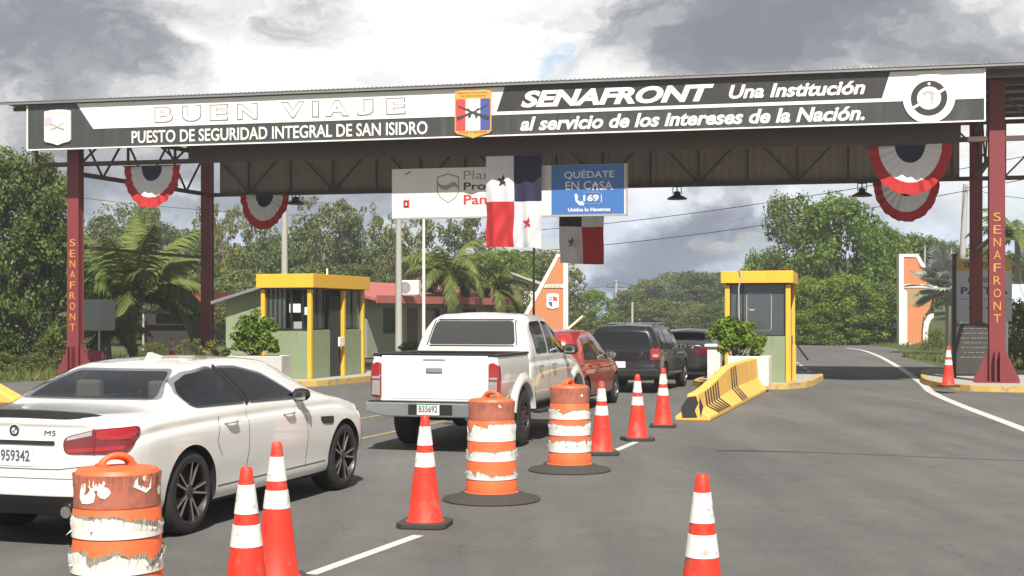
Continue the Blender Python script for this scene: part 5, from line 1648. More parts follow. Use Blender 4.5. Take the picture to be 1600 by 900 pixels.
def planter(label, loc, w, d, h, rz, dirty=WHITEW):
    p = thing('planter', label, 'planter', loc, rz)
    m = MB(); m.box(0, w, 0, .07, 0, h); m.box(0, w, d - .07, d, 0, h); m.box(0, .07, .07, d - .07, 0, h); m.box(w - .07, w, .07, d - .07, 0, h)
    m.obj('trough', dirty, p, bevel=.012)
    MB().box(.072, w - .072, .072, d - .072, .05, h - .08).obj('soil', mat('soil', (.07, .05, .035), .95, 0, .3, 8), p)
    return p


planter('low white rectangular planter in front of the larger booth', (-7.15, 33.75, .14), 1.42, .7, .63, R(-9), mat('grey_planter', (.50, .48, .45), .8, 0, .12, 2))
planter('white concrete trough between the yellow barrier and the small booth', (5.05, 31.5, .13), .95, .6, .70, R(HEAD))


def jersey():
    b = thing('concrete_barrier', 'yellow concrete barrier with black slanted stripes leading up to the small booth', 'barrier', (3.05, 22.7, 0), R(-16.6))
    # local: y along, x across
    sec = lambda y: .46 + .33 * smooth01(y / 5.2)
    def ring(y, g=0.0):
        h = sec(y); w = .30
        return [(-w - g, .0), (-w - g, .07), (-w * .42 - g, .34 * h / .8), (-.09 - g, h), (.09 + g, h), (w * .42 + g, .34 * h / .8), (w + g, .07), (w + g, 0)]
    def seg(y0, y1, n):
        mb = MB(); vs = []; K = 8
        for i in range(n + 1):
            y = y0 + (y1 - y0) * i / n; vs += [(x, y, z) for x, z in ring(y)]
        fs = [(i * K + j, (i + 1) * K + j, (i + 1) * K + (j + 1) % K, i * K + (j + 1) % K) for i in range(n) for j in range(K)]
        fs += [tuple(range(K)), tuple(n * K + j for j in range(K))[::-1]]
        return mb.add(vs, fs)
    s1 = seg(0, 7.4, 24).obj('barrier_block', YELLOWJ, b, bevel=.02)
    s2 = seg(7.44, 9.0, 4).obj('barrier_block', YELLOWJ, b, bevel=.02)
    st = MB()
    def strip(y):
        r0, r1 = ring(y, .004), ring(y + .095, .004)
        lean = .30
        vs = []
        for q, (ra) in enumerate((r0, r1)):
            for k, (dy) in zip((4, 5, 6), (.45, .08, -.12)):
                x, z = ra[k]; z = min(z, .96 * sec(y)) if k == 4 else z + (.02 if k == 6 else 0)
                vs.append((x + .003, y + q * .15 - dy * 0 + (0, -.0, -.28)[k - 4] * -1, z))
        st.add(vs, [(0, 3, 4, 1), (1, 4, 5, 2)])
    for i in range(6): strip(.75 + i * .30)
    for i in range(3): strip(4.2 + i * .34)
    st.obj('painted_stripe', SIGNBLACK, s1)
    # broken dark mouth in the end face
    MB().prism([(-.17, .05), (-.20, .22), (-.08, .40), (.06, .42), (.10, .30), (.04, .18), (.08, .06)], -.006, .02).obj('end_hollow', DARKIN, s1)
    MB().prism([(.14, .06), (.18, .24), (.12, .40), (.11, .25)], -.006, .02).obj('end_hollow', DARKIN, s1)
    return b


jersey()


def kerb_block():
    b = thing('concrete_barrier', 'plain yellow concrete barrier behind the white saloon at the edge of the road', 'barrier', (-12.35, 27.5, 0), R(-12))
    m = MB(); m.prism([(-2.2, 0), (-2.2, .3), (-1.9, .55), (1.6, .50), (2.4, .1), (2.4, 0)], 0, .45); m.obj('barrier_block', YELLOWJ, b, bevel=.04)
    MB().box(-2.1, 1.4, .05, .4, .552, .60).obj('capping', CONCRETE, b, bevel=.01)


kerb_block()

# ================================================================== cones and drums


def make_cone(label, loc, rz=0.0, top=0):
    H = .94
    c = thing('traffic_cone', label, 'traffic cone', loc, rz, 'orange traffic cones on the road')
    r = lambda z: .147 - (.147 - .032) * (z - .04) / (H - .04)
    mb = MB(); mb.lathe([(.162, .049), (.154, .056)] + [(r(z), z) for z in (.07, .3, .5, .7, .86, H - .01)] + [(.026, H), (.018, H - .003), (.016, H - .1)], 36)
    mb.obj('cone_body', ORANGE, c, smooth=40)
    for z0, z1 in ((.505, .625), (.685, .845)):
        MB().lathe([(r(z0) + .001, z0), (r(z0) + .0035, z0 + .001), (r(z1) + .0035, z1 - .001), (r(z1) + .001, z1)], 36).obj('reflective_collar', COLLAR, c, smooth=40)
    b = MB(); w = .212
    o = [(w, -w * .72), (w, w * .72), (w * .72, w), (-w * .72, w), (-w, w * .72), (-w, -w * .72), (-w * .72, -w), (w * .72, -w)]
    M = Matrix.Rotation(R(90), 4, 'X')
    b.prism(o, .003, .048, 0, M)
    b.obj('base', CONEBASE, c, bevel=.008)
    return c


cone0 = make_cone('traffic cone standing alone on the lane between the pickup and the nearest dashed line', (*gpt(664, 822), 0), R(-10))
k = dup(cone0, (.63, 0, 0), R(4), 'traffic cone overlapping the right edge of the farthest orange drum')
p = gpt(940, 710); k.location = (p[0], p[1], 0)
for px, py, lab, a in ((996, 688, 'middle cone of the three between the drums and the yellow barrier', 14), (1036, 667, 'traffic cone nearest the end of the yellow striped barrier', -8)):
    p = gpt(px, py); dup(cone0, (p[0], p[1], 0), R(a), lab)
for px, py, Y, lab, a in ((1097, 741, 7.12, 'solitary traffic cone cut off by the bottom edge in the open asphalt lane', 6), (432.5, 689, 8.92, 'farther cone of the front pair beside the white sedan', 22), (385, 730, 7.45, 'nearer cone of the front pair, beside the torn front drum', -5)):
    dup(cone0, ((px - 800) / FOC * Y, Y, 0), R(a), lab)
dup(cone0, ((1482 - 800) / FOC * 30.9, 30.9, .14), R(12), 'faded traffic cone on the kerb island beside the maroon SENAFRONT column')
dup(cone0, ((268.5 - 800) / FOC * 47, 47, .05), R(0), 'tiny far traffic cone under the coconut palm behind the white saloon')


def make_drum(label, loc, seed, bands, rz=0.0, patches=False):
    rr = random.Random(seed)
    d = thing('traffic_drum', label, 'traffic drum', loc, rz, 'worn orange traffic drums')
    zs = [(.262, .05), (.262, .085), (.250, .09), (.248, .19), (.242, .205), (.240, .375), (.235, .39), (.233, .57), (.228, .585), (.226, .765), (.219, .778), (.217, .955), (.205, .975), (.12, .985), (.0, .985)]
    body = MB(); body.lathe([(r, z) for r, z in zs], 56); bo = body.obj('drum_body', DRUM, d, smooth=28)
    def rad(z):
        for (r0, z0), (r1, z1) in zip(zs, zs[1:]):
            if z0 <= z <= z1: return r0 + (r1 - r0) * (z - z0) / max(z1 - z0, 1e-6)
        return .2
    def ragged(z0, z1, jag, m, name, off, top=True, a0=0.0, a1=2 * math.pi, both=False, hh=None):
        n = 180; mb = MB(); vs = []; kn = [(0, rr.random())]
        while kn[-1][0] < n: kn.append((kn[-1][0] + rr.choice((1, 2, 4, 7, 10, 14, 18)), rr.random()**1.4))
        h = [float(v) for v in np.interp(range(n + 1), [q[0] for q in kn], [q[1] for q in kn])]
        h = [v + rr.uniform(-.05, .05) for v in h]
        if hh is not None: h = [v - max(0, .5 * q - .08) for v, q in zip(hh, h)]
        d['_h'] = h
        for i in range(n + 1):
            a = a0 + (a1 - a0) * i / n
            zt = z1 - jag * max(0, min(1.15, h[i])) if top else z1
            zb = z0 + (jag * .5 * max(0, min(1, h[(i * 7) % n])) if both else 0)
            zt = max(zt, zb + .002)
            curl = rr.random() * .010
            for q, z in enumerate((zb, (zb + zt) / 2, zt)):
                r = rad(z) + off + (curl if q == 2 else 0)
                vs.append((r * math.cos(a), r * math.sin(a), z))
        mb.add(vs, [(3 * i + q, 3 * i + 3 + q, 3 * i + 4 + q, 3 * i + 1 + q) for i in range(n) for q in (0, 1)])
        return mb.obj(name, m, bo)
    ragged(.785, .955, .0, FADED, 'faded_sheeting', .0035, False); del d['_h']
    for z0, z1, jag in bands:
        ragged(z0, z1, jag, SHEET, 'white_sheeting', .006)
        hs = list(d['_h']); ragged(z0, z1 + .006, jag, GLUE, 'adhesive_band', .0025, hh=hs); del d['_h']
        # loose flaps of torn film
        fl = MB()
        for _ in range(5):
            a = rr.uniform(0, 6.28); z = rr.uniform(z0 + .03, z1); r = rad(z) + .008; s = rr.uniform(.008, .022); e = rr.uniform(.008, .03)
            t = Vector((-math.sin(a), math.cos(a), 0)); c = Vector((r * math.cos(a), r * math.sin(a), z)); o = Vector((math.cos(a), math.sin(a), rr.uniform(-.4, .4))) * e
            fl.add([c - t * s, c + t * s, c + t * rr.uniform(-s, s) + o + Vector((0, 0, rr.uniform(-.03, .03)))], [(0, 1, 2)])
        fl.obj('torn_flap', SHEET, bo)
    # remains of white film on the faded top band
    pt = MB()
    for _ in range(13 if patches else 3):
        a = rr.uniform(0, 6.28); z = rr.uniform(.84, .93); s = rr.uniform(.02, .07 if patches else .018); pts = []
        for q in range(9):
            t = q * 2 * math.pi / 9; k = s * rr.uniform(.7, 1.0); zz = min(.95, max(.812, z + k * math.sin(t))); aa = a + k * math.cos(t) / .22; r = rad(zz) + .0075
            pts.append((r * math.cos(aa), r * math.sin(aa), zz))
        pt.add(pts, [tuple(range(9))])
    pt.obj('white_sheeting', SHEET, bo)
    # moulded carrying handle on the lid
    hd = MB(); P = []
    for i in range(13):
        t = math.pi * i / 12; P.append((.085 * math.cos(t), 0, .972 + .070 * math.sin(t)**.8))
    hd.tube(P, .017, 8); hd.tube([(p[0], .045, p[2] - .012) for p in P], .015, 8)
    for i in (2, 6, 10): hd.bar((P[i][0], 0, P[i][2]), (P[i][0], .045, P[i][2] - .012), .02)
    hd.box(-.10, -.06, -.02, .06, .96, 1.0); hd.box(.06, .10, -.02, .06, .96, 1.0)
    hd.obj('carrying_handle', DRUM, d, smooth=50)
    rb = MB(); rb.lathe([(.47, .0), (.475, .012), (.46, .028), (.36, .042), (.30, .075), (.266, .085), (.264, .05)], 56); rb.obj('rubber_skirt', CONEBASE, d, smooth=40)
    return d


make_drum('battered drum nearest the camera with torn white patches on its faded top band', ((183.5 - 800) / FOC * 7.1, 7.1, 0), 11, [(.25, .365, .08), (.445, .565, .11), (.63, .745, .10)], R(35), True)
p = gpt(768, 781); make_drum('orange drum beside the right rear wheel of the white pickup', (p[0], p[1], 0), 23, [(.215, .30, .06), (.39, .50, .06), (.58, .745, .10)], R(-30))
p = gpt(890, 735); make_drum('orange drum farther along, between the pickup and the line of cones', (p[0], p[1], 0), 37, [(.225, .365, .07), (.415, .56, .05), (.60, .715, .06)], R(60))

# ================================================================== beyond the gantry: gates, buildings, poles


def gate(label, corner, s, crest):
    # local x runs outward from the road edge (s = +1 to the right), z up
    g = thing('gate_monument', label, 'gate monument', (corner.x, corner.y, 0), R(-6))
    X = lambda pts: [(s * a, b) for a, b in pts]
    th = .7
    if crest:
        core = MB(); core.prism(X([(.12, 0), (.12, 5.25), (.50, 5.25), (2.35, 1.85), (3.2, .25), (3.2, 0)]), 0, th); core.obj('wall', GATEOR, g, bevel=.01)
        tr = MB()
        tr.prism(X([(-.05, 0), (-.05, 5.42), (.22, 5.42), (.22, 0)]), -.05, th + .05)
        tr.prism(X([(.222, 5.24), (.222, 5.42), (.62, 5.42), (3.5, .14), (3.5, .0), (3.2, .0), (3.2, .15), (.48, 5.24)]), -.05, th + .05)
        tr.prism(X([(.222, 3.42), (.222, 3.62), (1.28, 3.62), (1.40, 3.42)]), -.05, -.002)
        tr.obj('white_trim', WHITEW, g, bevel=.01)
    core = MB(); core.prism(X([(.12, 0), (.12, 5.25), (.95, 5.25), (2.02, 3.35), (1.72, 2.2), (1.35, 1.7), (1.25, .9), (1.25, 0)]), 0, th)
    if not crest: core.obj('wall', GATEOR, g, bevel=.01)
    tr = MB()
    tr.prism(X([(-.05, 0), (-.05, 5.42), (.22, 5.42), (.22, 3.35), (.42, 3.2), (.42, .0)]), -.05, th + .05)
    tr.prism(X([(.222, 5.24), (.222, 5.42), (1.05, 5.42), (2.18, 3.42), (1.98, 3.30), (.92, 5.22)]), -.05, th + .05)
    tr.prism(X([(.222, 3.42), (.222, 3.62), (1.80, 3.62), (1.92, 3.42)]), -.05, -.002)
    arch = [(1.32, .002), (1.32, .9), (1.40, 1.35), (1.62, 1.72), (1.95, 1.9), (1.95, 1.68), (1.78, 1.52), (1.66, 1.2), (1.62, .9), (1.62, .002)]
    tr.prism(X(arch), -.05, th + .05)
    tr.prism(X([(.425, .0), (.425, .14), (1.315, .14), (1.315, .0)]), -.05, -.002)
    if not crest: tr.obj('white_trim', WHITEW, g, bevel=.01)
    if crest:
        c = [(s * .85 + a * .72, 2.62 + b * .8) for a, b in emblem_shape(1.0, 1.15)]
        e = MB().prism(c, -.05, -.002).obj('crest', SIGNWHITE, g)
        q = lambda pts: [(s * .85 + a, 2.62 + b) for a, b in pts]
        for pts, m in (([(-.26, .02), (-.26, .30), (-.02, .30), (-.02, .02)], mat('crest_pale_blue', (.35, .45, .60), .6)), ([(.02, .02), (.02, .32), (.28, .22), (.28, .02)], EMRED), ([(-.26, -.03), (-.02, -.03), (-.02, -.36), (-.2, -.2)], EMBLUE), ([(.02, -.03), (.26, -.03), (.2, -.2), (.02, -.36)], mat('crest_pale', (.6, .62, .55), .6))):
            MB().prism(q(pts), -.056, -.051).obj('crest_quarter', m, e)
        lt = MB()
        for i in range(5): lt.box(s * .5 + s * i * .16, s * .5 + s * i * .16 + .1, -.056, -.051, 3.46, 3.58)
        lt.obj('worn_patches', TANW, g)
    else:
        MB().prism(X([(.43, 2.35), (.43, 3.40), (1.88, 3.40), (1.72, 2.35)]), -.012, -.002).obj('weathered_panel', mat('weathered_panel', (.36, .24, .12), .85, 0, .2, 2, rgb2=(.60, .22, .08), thr=.6, soft=.1), g)
    return g


gate('orange and white gate monument with arch at the outer bend of the road', at(1406, 540, 79.5), 1, False)
gate('orange and white gate monument carrying a coat of arms behind the pickup', at(886, 540, 79.5), -1, True)


def red_roof_house():
    h = thing('house', 'long low building with faded red sheet roof behind the pickup', 'house', (-6.2, 56.0, 0), R(64))
    w = MB(); w.box(.3, 12.2, 0, 5, 0, 2.5); w.obj('wall', mat('shaded_green_wall', (.26, .27, .20), .85, 0, .12, 1.5), h)
    r = MB(); r.add([(-.3, -.8, 2.50), (12.6, -.8, 2.50), (12.6, 2.5, 3.3), (-.3, 2.5, 3.3), (-.3, 5.8, 2.50), (12.6, 5.8, 2.50)], [(0, 1, 2, 3), (3, 2, 5, 4)])
    ro = r.obj('roof', PINKROOF, h); so = ro.modifiers.new('solid', 'SOLIDIFY'); so.thickness = .12
    MB().box(-.3, 12.6, -.86, -.81, 2.30, 2.62).obj('fascia', PINKROOF, h)
    for x in (1.6, 5.2, 8.8):
        f = MB().box(x, x + 1.3, -.02, .02, 1.0, 2.1).obj('window', TRIM, h)
        MB().box(x + .06, x + 1.24, -.026, -.021, 1.06, 2.04).obj('pane', GLASS, f)
    MB().box(3.6, 4.5, -.02, .02, 0.02, 2.1).obj('door', BROWN, h)
    a = thing('air_conditioner', 'white air conditioner box standing on the red roof edge by the pole', 'air conditioner', (-4.9, 57.2, 2.60), R(-10))
    MB().box(0, .95, 0, .4, .06, .68).obj('case', SIGNWHITE, a, bevel=.02)
    MB().lathe([(.25, 0), (.25, .012), (.2, .015), (.2, .008), (.13, .008), (.13, .014), (.06, .014), (0, .014)], 24, M=Matrix.Translation((.36, -.001, .37)) @ Matrix.Rotation(R(90), 4, 'X')).obj('fan_grille', BGREY, a)
    for x0 in (.08, .8): MB().box(x0, x0 + .08, 0, .4, 0, .058).obj('foot', STEEL, a)


red_roof_house()


def tan_house():
    h = thing('house', 'small tan house with pale gable and sign far behind the orange gate monument', 'house', (-1.7, 92, .1), R(-8))
    w = MB(); w.prism([(-.6, 0), (-.6, 3.3), (1.6, 4.5), (4.6, 3.4), (4.6, 0)], 0, 5); w.obj('wall', TANW, h)
    r = MB(); r.add([(-1.1, -.5, 3.2), (1.6, -.5, 4.65), (1.6, 5.4, 4.65), (-1.1, 5.4, 3.2), (5.2, -.5, 3.3), (5.2, 5.4, 3.3)], [(0, 1, 2, 3), (1, 4, 5, 2)])
    o = r.obj('roof', mat('tan_roof', (.40, .36, .28), .8, 0, .15, 2), h); o.modifiers.new('solid', 'SOLIDIFY').thickness = .1
    MB().box(1.5, 3.6, -.06, -.01, 2.2, 3.3).obj('wall_sign', SIGNWHITE, h)
    f = MB().box(-.2, 1.1, -.04, -.01, 1.7, 2.8).obj('window', SIGNWHITE, h); MB().box(-.1, 1.0, -.05, -.041, 1.8, 2.7).obj('pane', GLASS, f)


tan_house()


def pole(name, label, cat, px, top_py, Y, r0, r1, m, group=None, arms=(), z0=-.05, lean=0.0):
    x = (px - 800) / FOC * Y; zt = CAMH + (HZN - top_py) / FOC * Y
    p = thing(name, label, cat, (x, Y, z0), 0, group)
    MB().tube([(0, 0, 0), (lean * .5, 0, (zt - z0) / 2), (lean, 0, zt - z0)], [r0, (r0 + r1) / 2, r1], 12).obj('shaft', m, p, smooth=50)
    for za, half, mm in arms:
        MB().box(lean - half, lean + half, -.05, .05, zt - z0 - za, zt - z0 - za + .09).obj('crossarm', mm, p)
        ins = MB()
        for q in (-.85, -.4, .4, .85): ins.lathe([(.03, 0), (.05, .03), (.03, .06), (.05, .09), (0, .12)], 8, M=Matrix.Translation((lean + half * q, 0, zt - z0 - za + .09)))
        ins.obj('insulators', BROWN, p)
    return Vector((x + lean, Y, zt))


pole('utility_pole', 'grey concrete pole rising behind the larger booth roof', 'pole', 444.5, 318, 58, .16, .12, POLEC)
pole('utility_pole', 'pale concrete pole in front of the red roofed building', 'pole', 623, 300, 55, .15, .11, POLEC)
q = pole('flagpole', 'slender white flagpole beside the pale concrete pole', 'flagpole', 662, 300, 53, .075, .05, SIGNWHITE)
pole('flagpole', 'thin black pole rising behind the large hanging flag', 'pole', 834, 330, 48, .045, .035, TRIM)
pa = pole('utility_pole', 'far utility pole with crossarm in the gap of sky between tree lines', 'pole', 962.5, 437, 150, .20, .15, POLEC, None, [(.9, 1.1, BROWN)])
pole('utility_pole', 'short pale post against the far tree line above the dark SUV roof', 'pole', 988, 472, 135, .13, .11, POLEC)
pb = pole('utility_pole', 'leaning grey pole behind the dark rear column and silver palm', 'pole', 1497, 288, 62, .17, .12, POLEC, None, (), -.05, .35)
pole('street_lamp_post', 'thin post among dark trees above the arch gate monument', 'pole', 1445, 385, 96, .09, .06, POLEC)


def wire(label, a, b, sag, r=.012):
    pts = []
    for i in range(25):
        t = i / 24; p = Vector(a).lerp(Vector(b), t); p.z -= sag * 4 * t * (1 - t); pts.append(p)
    tag(MB().tube(pts, r, 5).obj('power_line', TRIM), label, 'cable')


wire('higher sagging power line crossing the open sky beside the small booth', at(640, 372, 78), at(1640, 236, 60), .7, .018)
wire('lower sagging power line crossing the open sky beside the small booth', at(640, 404, 78), at(1640, 272, 60), .7, .018)
wire('far power line ending at the crossarm pole', at(890, 444, 118), at(962.5, 440, 150), .5, .03)
wire('power line leaving the crossarm pole towards the tall trees', at(962.5, 440, 150), at(1180, 437, 150), 1.0, .03)
wire('power line above the coconut palm by the gantry column', at(-60, 238, 60), at(520, 318, 60), .3, .012)
wire('lower power line above the coconut palm by the gantry column', at(-60, 282, 60), at(520, 338, 60), .3, .012)
wire('cable from the leaning pole out past the SENAFRONT column', at(1508, 292, 62), at(1800, 300, 40), .4, .013)

# ---- raised boom between the pickup and the red car
bm = thing('boom_barrier', 'pale raised barrier arm sticking up beside the red hatchback', 'barrier arm', (at(860, 500, 34).x, 34, 0), 0)
p0 = Vector((0, 0, .95)); Yb = bm.location.y
q0 = at(866, 533, Yb) - bm.location; q1 = at(911, 494, Yb) - bm.location
dd = (q1 - q0).normalized()
MB().box(-.14, .14, -.14, .14, 0, 1.0).obj('housing', YELLOW, bm, bevel=.02)
ar = MB(); s0 = q0 - dd * ((q0.z - .9) / dd.z); ar.tube([s0, q0, q1], [.045, .045, .035], 8); ar.obj('arm', mat('pale_arm', (.66, .58, .36), .6, 0, .1), bm, smooth=50)

# ---- grey cabinet on a post, magenta barrel, notice by the palm
cb = thing('utility_cabinet', 'grey metal cabinet on a thin post in front of the coconut palm', 'cabinet', (at(155, 560, 43).x, 43, -.03), R(-28))
MB().tube([(0, 0, 0), (0, 0, 1.4)], .03, 8).obj('post', STEEL, cb)
MB().box(-.34, .34, -.36, .36, 1.33, 2.32).obj('cabinet_box', GREYBOX, cb, bevel=.02)
MB().box(-.30, .30, -.372, -.362, 1.38, 2.27).obj('door', GREYBOX, cb, bevel=.006)
mbr = thing('plastic_barrel', 'magenta plastic barrel standing under the grey cabinet', 'barrel', (at(149, 560, 41).x, 41, -.03))
MB().lathe([(.0, 0), (.22, 0), (.235, .05), (.24, .35), (.235, .66), (.21, .70), (.21, .73), (0, .73)], 28).obj('drum', MAGENTA, mbr, smooth=40)
MB().lathe([(.243, .2), (.25, .22), (.243, .24)], 28).obj('hoop', MAGENTA, mbr)
bn = thing('litter_bin', 'dark maroon box bin next to the magenta barrel', 'bin', (at(135, 560, 41.3).x, 41.3, -.03))
MB().box(-.22, .22, -.2, .2, 0, .74).obj('bin_body', mat('maroon_bin', (.14, .02, .035), .6, 0, .1), bn, bevel=.02); MB().box(-.235, .235, -.215, .215, .742, .78).obj('lid', mat('maroon_bin', (.14, .02, .035)), bn, bevel=.01)
hut = thing('hut', 'dark open hut with rusty red roof half hidden behind the palm', 'hut', (at(252, 540, 62).x, 62, -.05), R(-6))
MB().box(-1.0, 1.4, .2, 3, 0, 1.9).obj('wall', mat('dark_hut', (.030, .026, .022), .9, 0, .4, 3), hut); r = MB(); r.box(-.2, 2.3, -.6, 3.4, 2.45, 2.95); r.obj('roof', mat('rusty_roof', (.26, .06, .045), .8, 0, .35, 5, rgb2=(.12, .07, .05), thr=.5, soft=.12), hut)
bx = MB(); bx.box(-1.9, 2.4, -.7, -.6, 2.25, 2.4); bx.obj('lintel', BROWN, hut)
MB().tube([(-.7, -.4, 0), (-.7, -.4, 2.3)], .05, 8).obj('post', POLEC, hut)


def notice_board():
    t = 41.5; a = at(1495, 502, t); b = at(1600, 502, t); n = thing('notice_board', 'white notice board with orange header standing behind the maroon columns', 'sign', (a.x, t, 0), R(-3))
    W, z0, z1 = b.x - a.x - .4, a.z, at(1495, 405, t).z
    MB().box(0, W, 0, .06, z0, z1 - .36).obj('panel', mat('notice_white', (.55, .58, .60), .6, 0, .08), n)
    MB().box(0, W, 0, .06, z1 - .358, z1).obj('header', mat('notice_header', (.62, .38, .08), .6, 0, .1), n)
    x, up = (1, 0, 0), (0, 0, 1)
    lettering('SERVIDORES', BROWN, n, (.22, -.001, z1 - .26), x, up, W - .44, .17, bold=.02, depth=.006)
    nv = mat('notice_blue_ink', (.05, .08, .20), .6, 0, 0)
    lettering('BIENVENIDO', nv, n, (.34, -.001, z1 - .72), x, up, W - .68, .15, bold=.02, depth=.006)
    lettering('PATRIA', nv, n, (.12, -.001, z1 - 1.08), x, up, W - .24, .22, bold=.03, depth=.006)
    k = MB(); k.box(.03, W - .03, -.004, -.001, z1 - 1.24, z1 - 1.225)
    for i in range(8): k.box(.35 + i * .13, .42 + i * .13, -.004, -.001, z1 - 1.52, z1 - 1.48)
    k.obj('rule', nv, n)
    for x0 in (.1, W - .17): MB().box(x0, x0 + .07, .065, .13, 0, z1 - .1).obj('post', STEEL, n)


notice_board()
dp = thing('plaque_board', 'dark slatted board with pale lines leaning beside the SENAFRONT column foot', 'board', (at(1492, 590, 36.5).x, 36.5, .14), R(-8))
MB().box(0, 1.15, 0, .05, .05, 1.42).obj('panel', mat('dark_board', (.045, .040, .036), .7, 0, .2, 3), dp, bevel=.01)
pl = MB(); rr = random.Random(5)
for i in range(7):
    x = .12 + rr.uniform(0, .12); z = 1.28 - i * .13
    while x < 1.0: w = rr.uniform(.05, .16); pl.box(x, min(1.05, x + w), -.004, -.001, z, z + .022); x += w + rr.uniform(.02, .05)
pl.obj('pale_lines', mat('pale_lines', (.20, .18, .16), .8, 0, 0), dp)
f = MB(); f.box(-.06, 0, -.02, .07, 0, 1.5); f.box(1.15, 1.21, -.02, .07, 0, 1.5); f.obj('frame', TRIM, dp)
gp = thing('gate_post', 'tall thin black post beside the faded cone on the kerb island', 'post', (at(1491, 590, 35.2).x, 35.2, .14))
MB().box(-.045, .045, -.045, .045, 0, 3.2).obj('shaft', TRIM, gp, bevel=.006); MB().box(-.06, .06, -.06, .06, 3.202, 3.25).obj('cap', TRIM, gp)
wp = thing('guide_post', 'thin white post behind the faded cone', 'post', (at(1484, 590, 37).x, 37, .1)); MB().tube([(0, 0, 0), (0, 0, 1.9)], .035, 8).obj('shaft', SIGNWHITE, wp, smooth=50); MB().lathe([(.04, 1.9), (.04, 1.93), (0, 1.95)], 10).obj('cap', SIGNWHITE, wp)
tr = thing('tent_canopy', 'pale blue tent canopy at the edge beyond the SENAFRONT column', 'canopy', (at(1590, 470, 52).x, 52, 0))
c = MB(); c.add([(-1.6, -1.2, 2.1), (1.8, -1.2, 2.1), (1.8, 1.6, 2.1), (-1.6, 1.6, 2.1), (-.5, .2, 3.0), (.7, .2, 3.0)], [(0, 1, 5, 4), (1, 2, 5), (2, 3, 4, 5), (3, 0, 4)]); o = c.obj('roof', mat('tent_cloth', (.38, .46, .50), .7, 0, .08), tr); o.modifiers.new('solid', 'SOLIDIFY').thickness = .03
for x, y in ((-1.55, -1.15), (1.75, -1.15), (1.75, 1.55), (-1.55, 1.55)): MB().tube([(x, y, 0), (x, y, 2.1)], .03, 8).obj('leg', STEEL, tr)
hr = thing('handrail', 'pale stair handrail climbing the bank beside the arch gate monument', 'handrail', (at(1374, 541, 84).x, 84, 0))
m = MB(); m.tube([(0, 0, .35), (2.2, .6, 1.4)], .05, 6); m.tube([(0, 0, .75), (2.2, .6, 1.8)], .04, 6)
for i in range(5): m.tube([(.55 * i, .15 * i, .0), (.55 * i, .15 * i, .78 + .26 * i)], .035, 6)
m.obj('rail', mat('weathered_rail', (.34, .33, .28), .8, 0, .1), hr)

# ================================================================== vegetation


def leaves(mb, rr, c, rad, n, size, squash=.8, mi=0, asp=.55, shell=.55):
    """n leaf blades scattered through a clump"""
    for _ in range(n):
        while True:
            d = Vector((rr.gauss(0, 1), rr.gauss(0, 1), rr.gauss(0, 1)))
            if d.length > .01: break
        d.normalize(); q = rad * (shell + (1 - shell) * rr.random()**.6) * rr.uniform(.8, 1.12)
        p = Vector((c[0] + d.x * q, c[1] + d.y * q, c[2] + d.z * q * squash))
        nrm = (d + Vector((rr.gauss(0, .55), rr.gauss(0, .55), rr.gauss(.25, .55)))).normalized()
        t = nrm.cross(Vector((rr.gauss(0, 1), rr.gauss(0, 1), rr.gauss(-.3, 1)))).normalized(); b = nrm.cross(t)
        s = size * rr.uniform(.6, 1.35); w = s * asp
        o = len(mb.v)
        mb.v += [tuple(p - t * s * .5), tuple(p + b * w * .5 + nrm * s * .06), tuple(p + t * s * .5), tuple(p - b * w * .5 + nrm * s * .06)]
        mb.f.append((o, o + 1, o + 2, o + 3)); mb.mi.append(mi)


def crown_mesh(seed, shape, nclump, nleaf, lsize, crad, z0=.32):
    """crown of unit height tree: shape(h) gives the radius at height fraction h"""
    rr = random.Random(seed); mb = MB(); cl = []
    for i in range(nclump):
        h = rr.random()**.85; r = shape(h) * (rr.random()**.45); a = rr.uniform(0, 6.283)
        c = (r * math.cos(a) * 1.0, r * math.sin(a), z0 + h * (1 - z0) * .93)
        k = crad * rr.uniform(.6, 1.3); cl.append((c, k))
        leaves(mb, rr, c, k, int(nleaf * (k / crad)**1.6), lsize, rr.uniform(.6, .9))
    return mb, cl


def tree_proto(seed, shape, nclump, nleaf, lsize, crad, z0, leafm, barkm, tr=.022, name='tree'):
    mb, cl = crown_mesh(seed, shape, nclump, nleaf, lsize, crad, z0)
    crown = mb.mesh('crown', leafm)
    rr = random.Random(seed + 99); t = MB()
    bend = [(0, 0, 0)]
    for i in range(1, 6): bend.append((bend[-1][0] + rr.uniform(-.012, .012), bend[-1][1] + rr.uniform(-.012, .012), i * (z0 + .35) / 5))
    t.tube(bend, [tr * 1.35, tr, tr * .9, tr * .75, tr * .6, tr * .35], 9)
    for c, k in rr.sample(cl, min(12, len(cl))):
        s = bend[rr.randint(2, 4)]; m = ((s[0] + c[0]) / 2, (s[1] + c[1]) / 2, (s[2] + c[2]) / 2 + .02)
        t.tube([s, m, c], [tr * .42, tr * .28, tr * .10], 6)
    trunk = t.mesh('trunk', barkm, 60)
    return crown, trunk


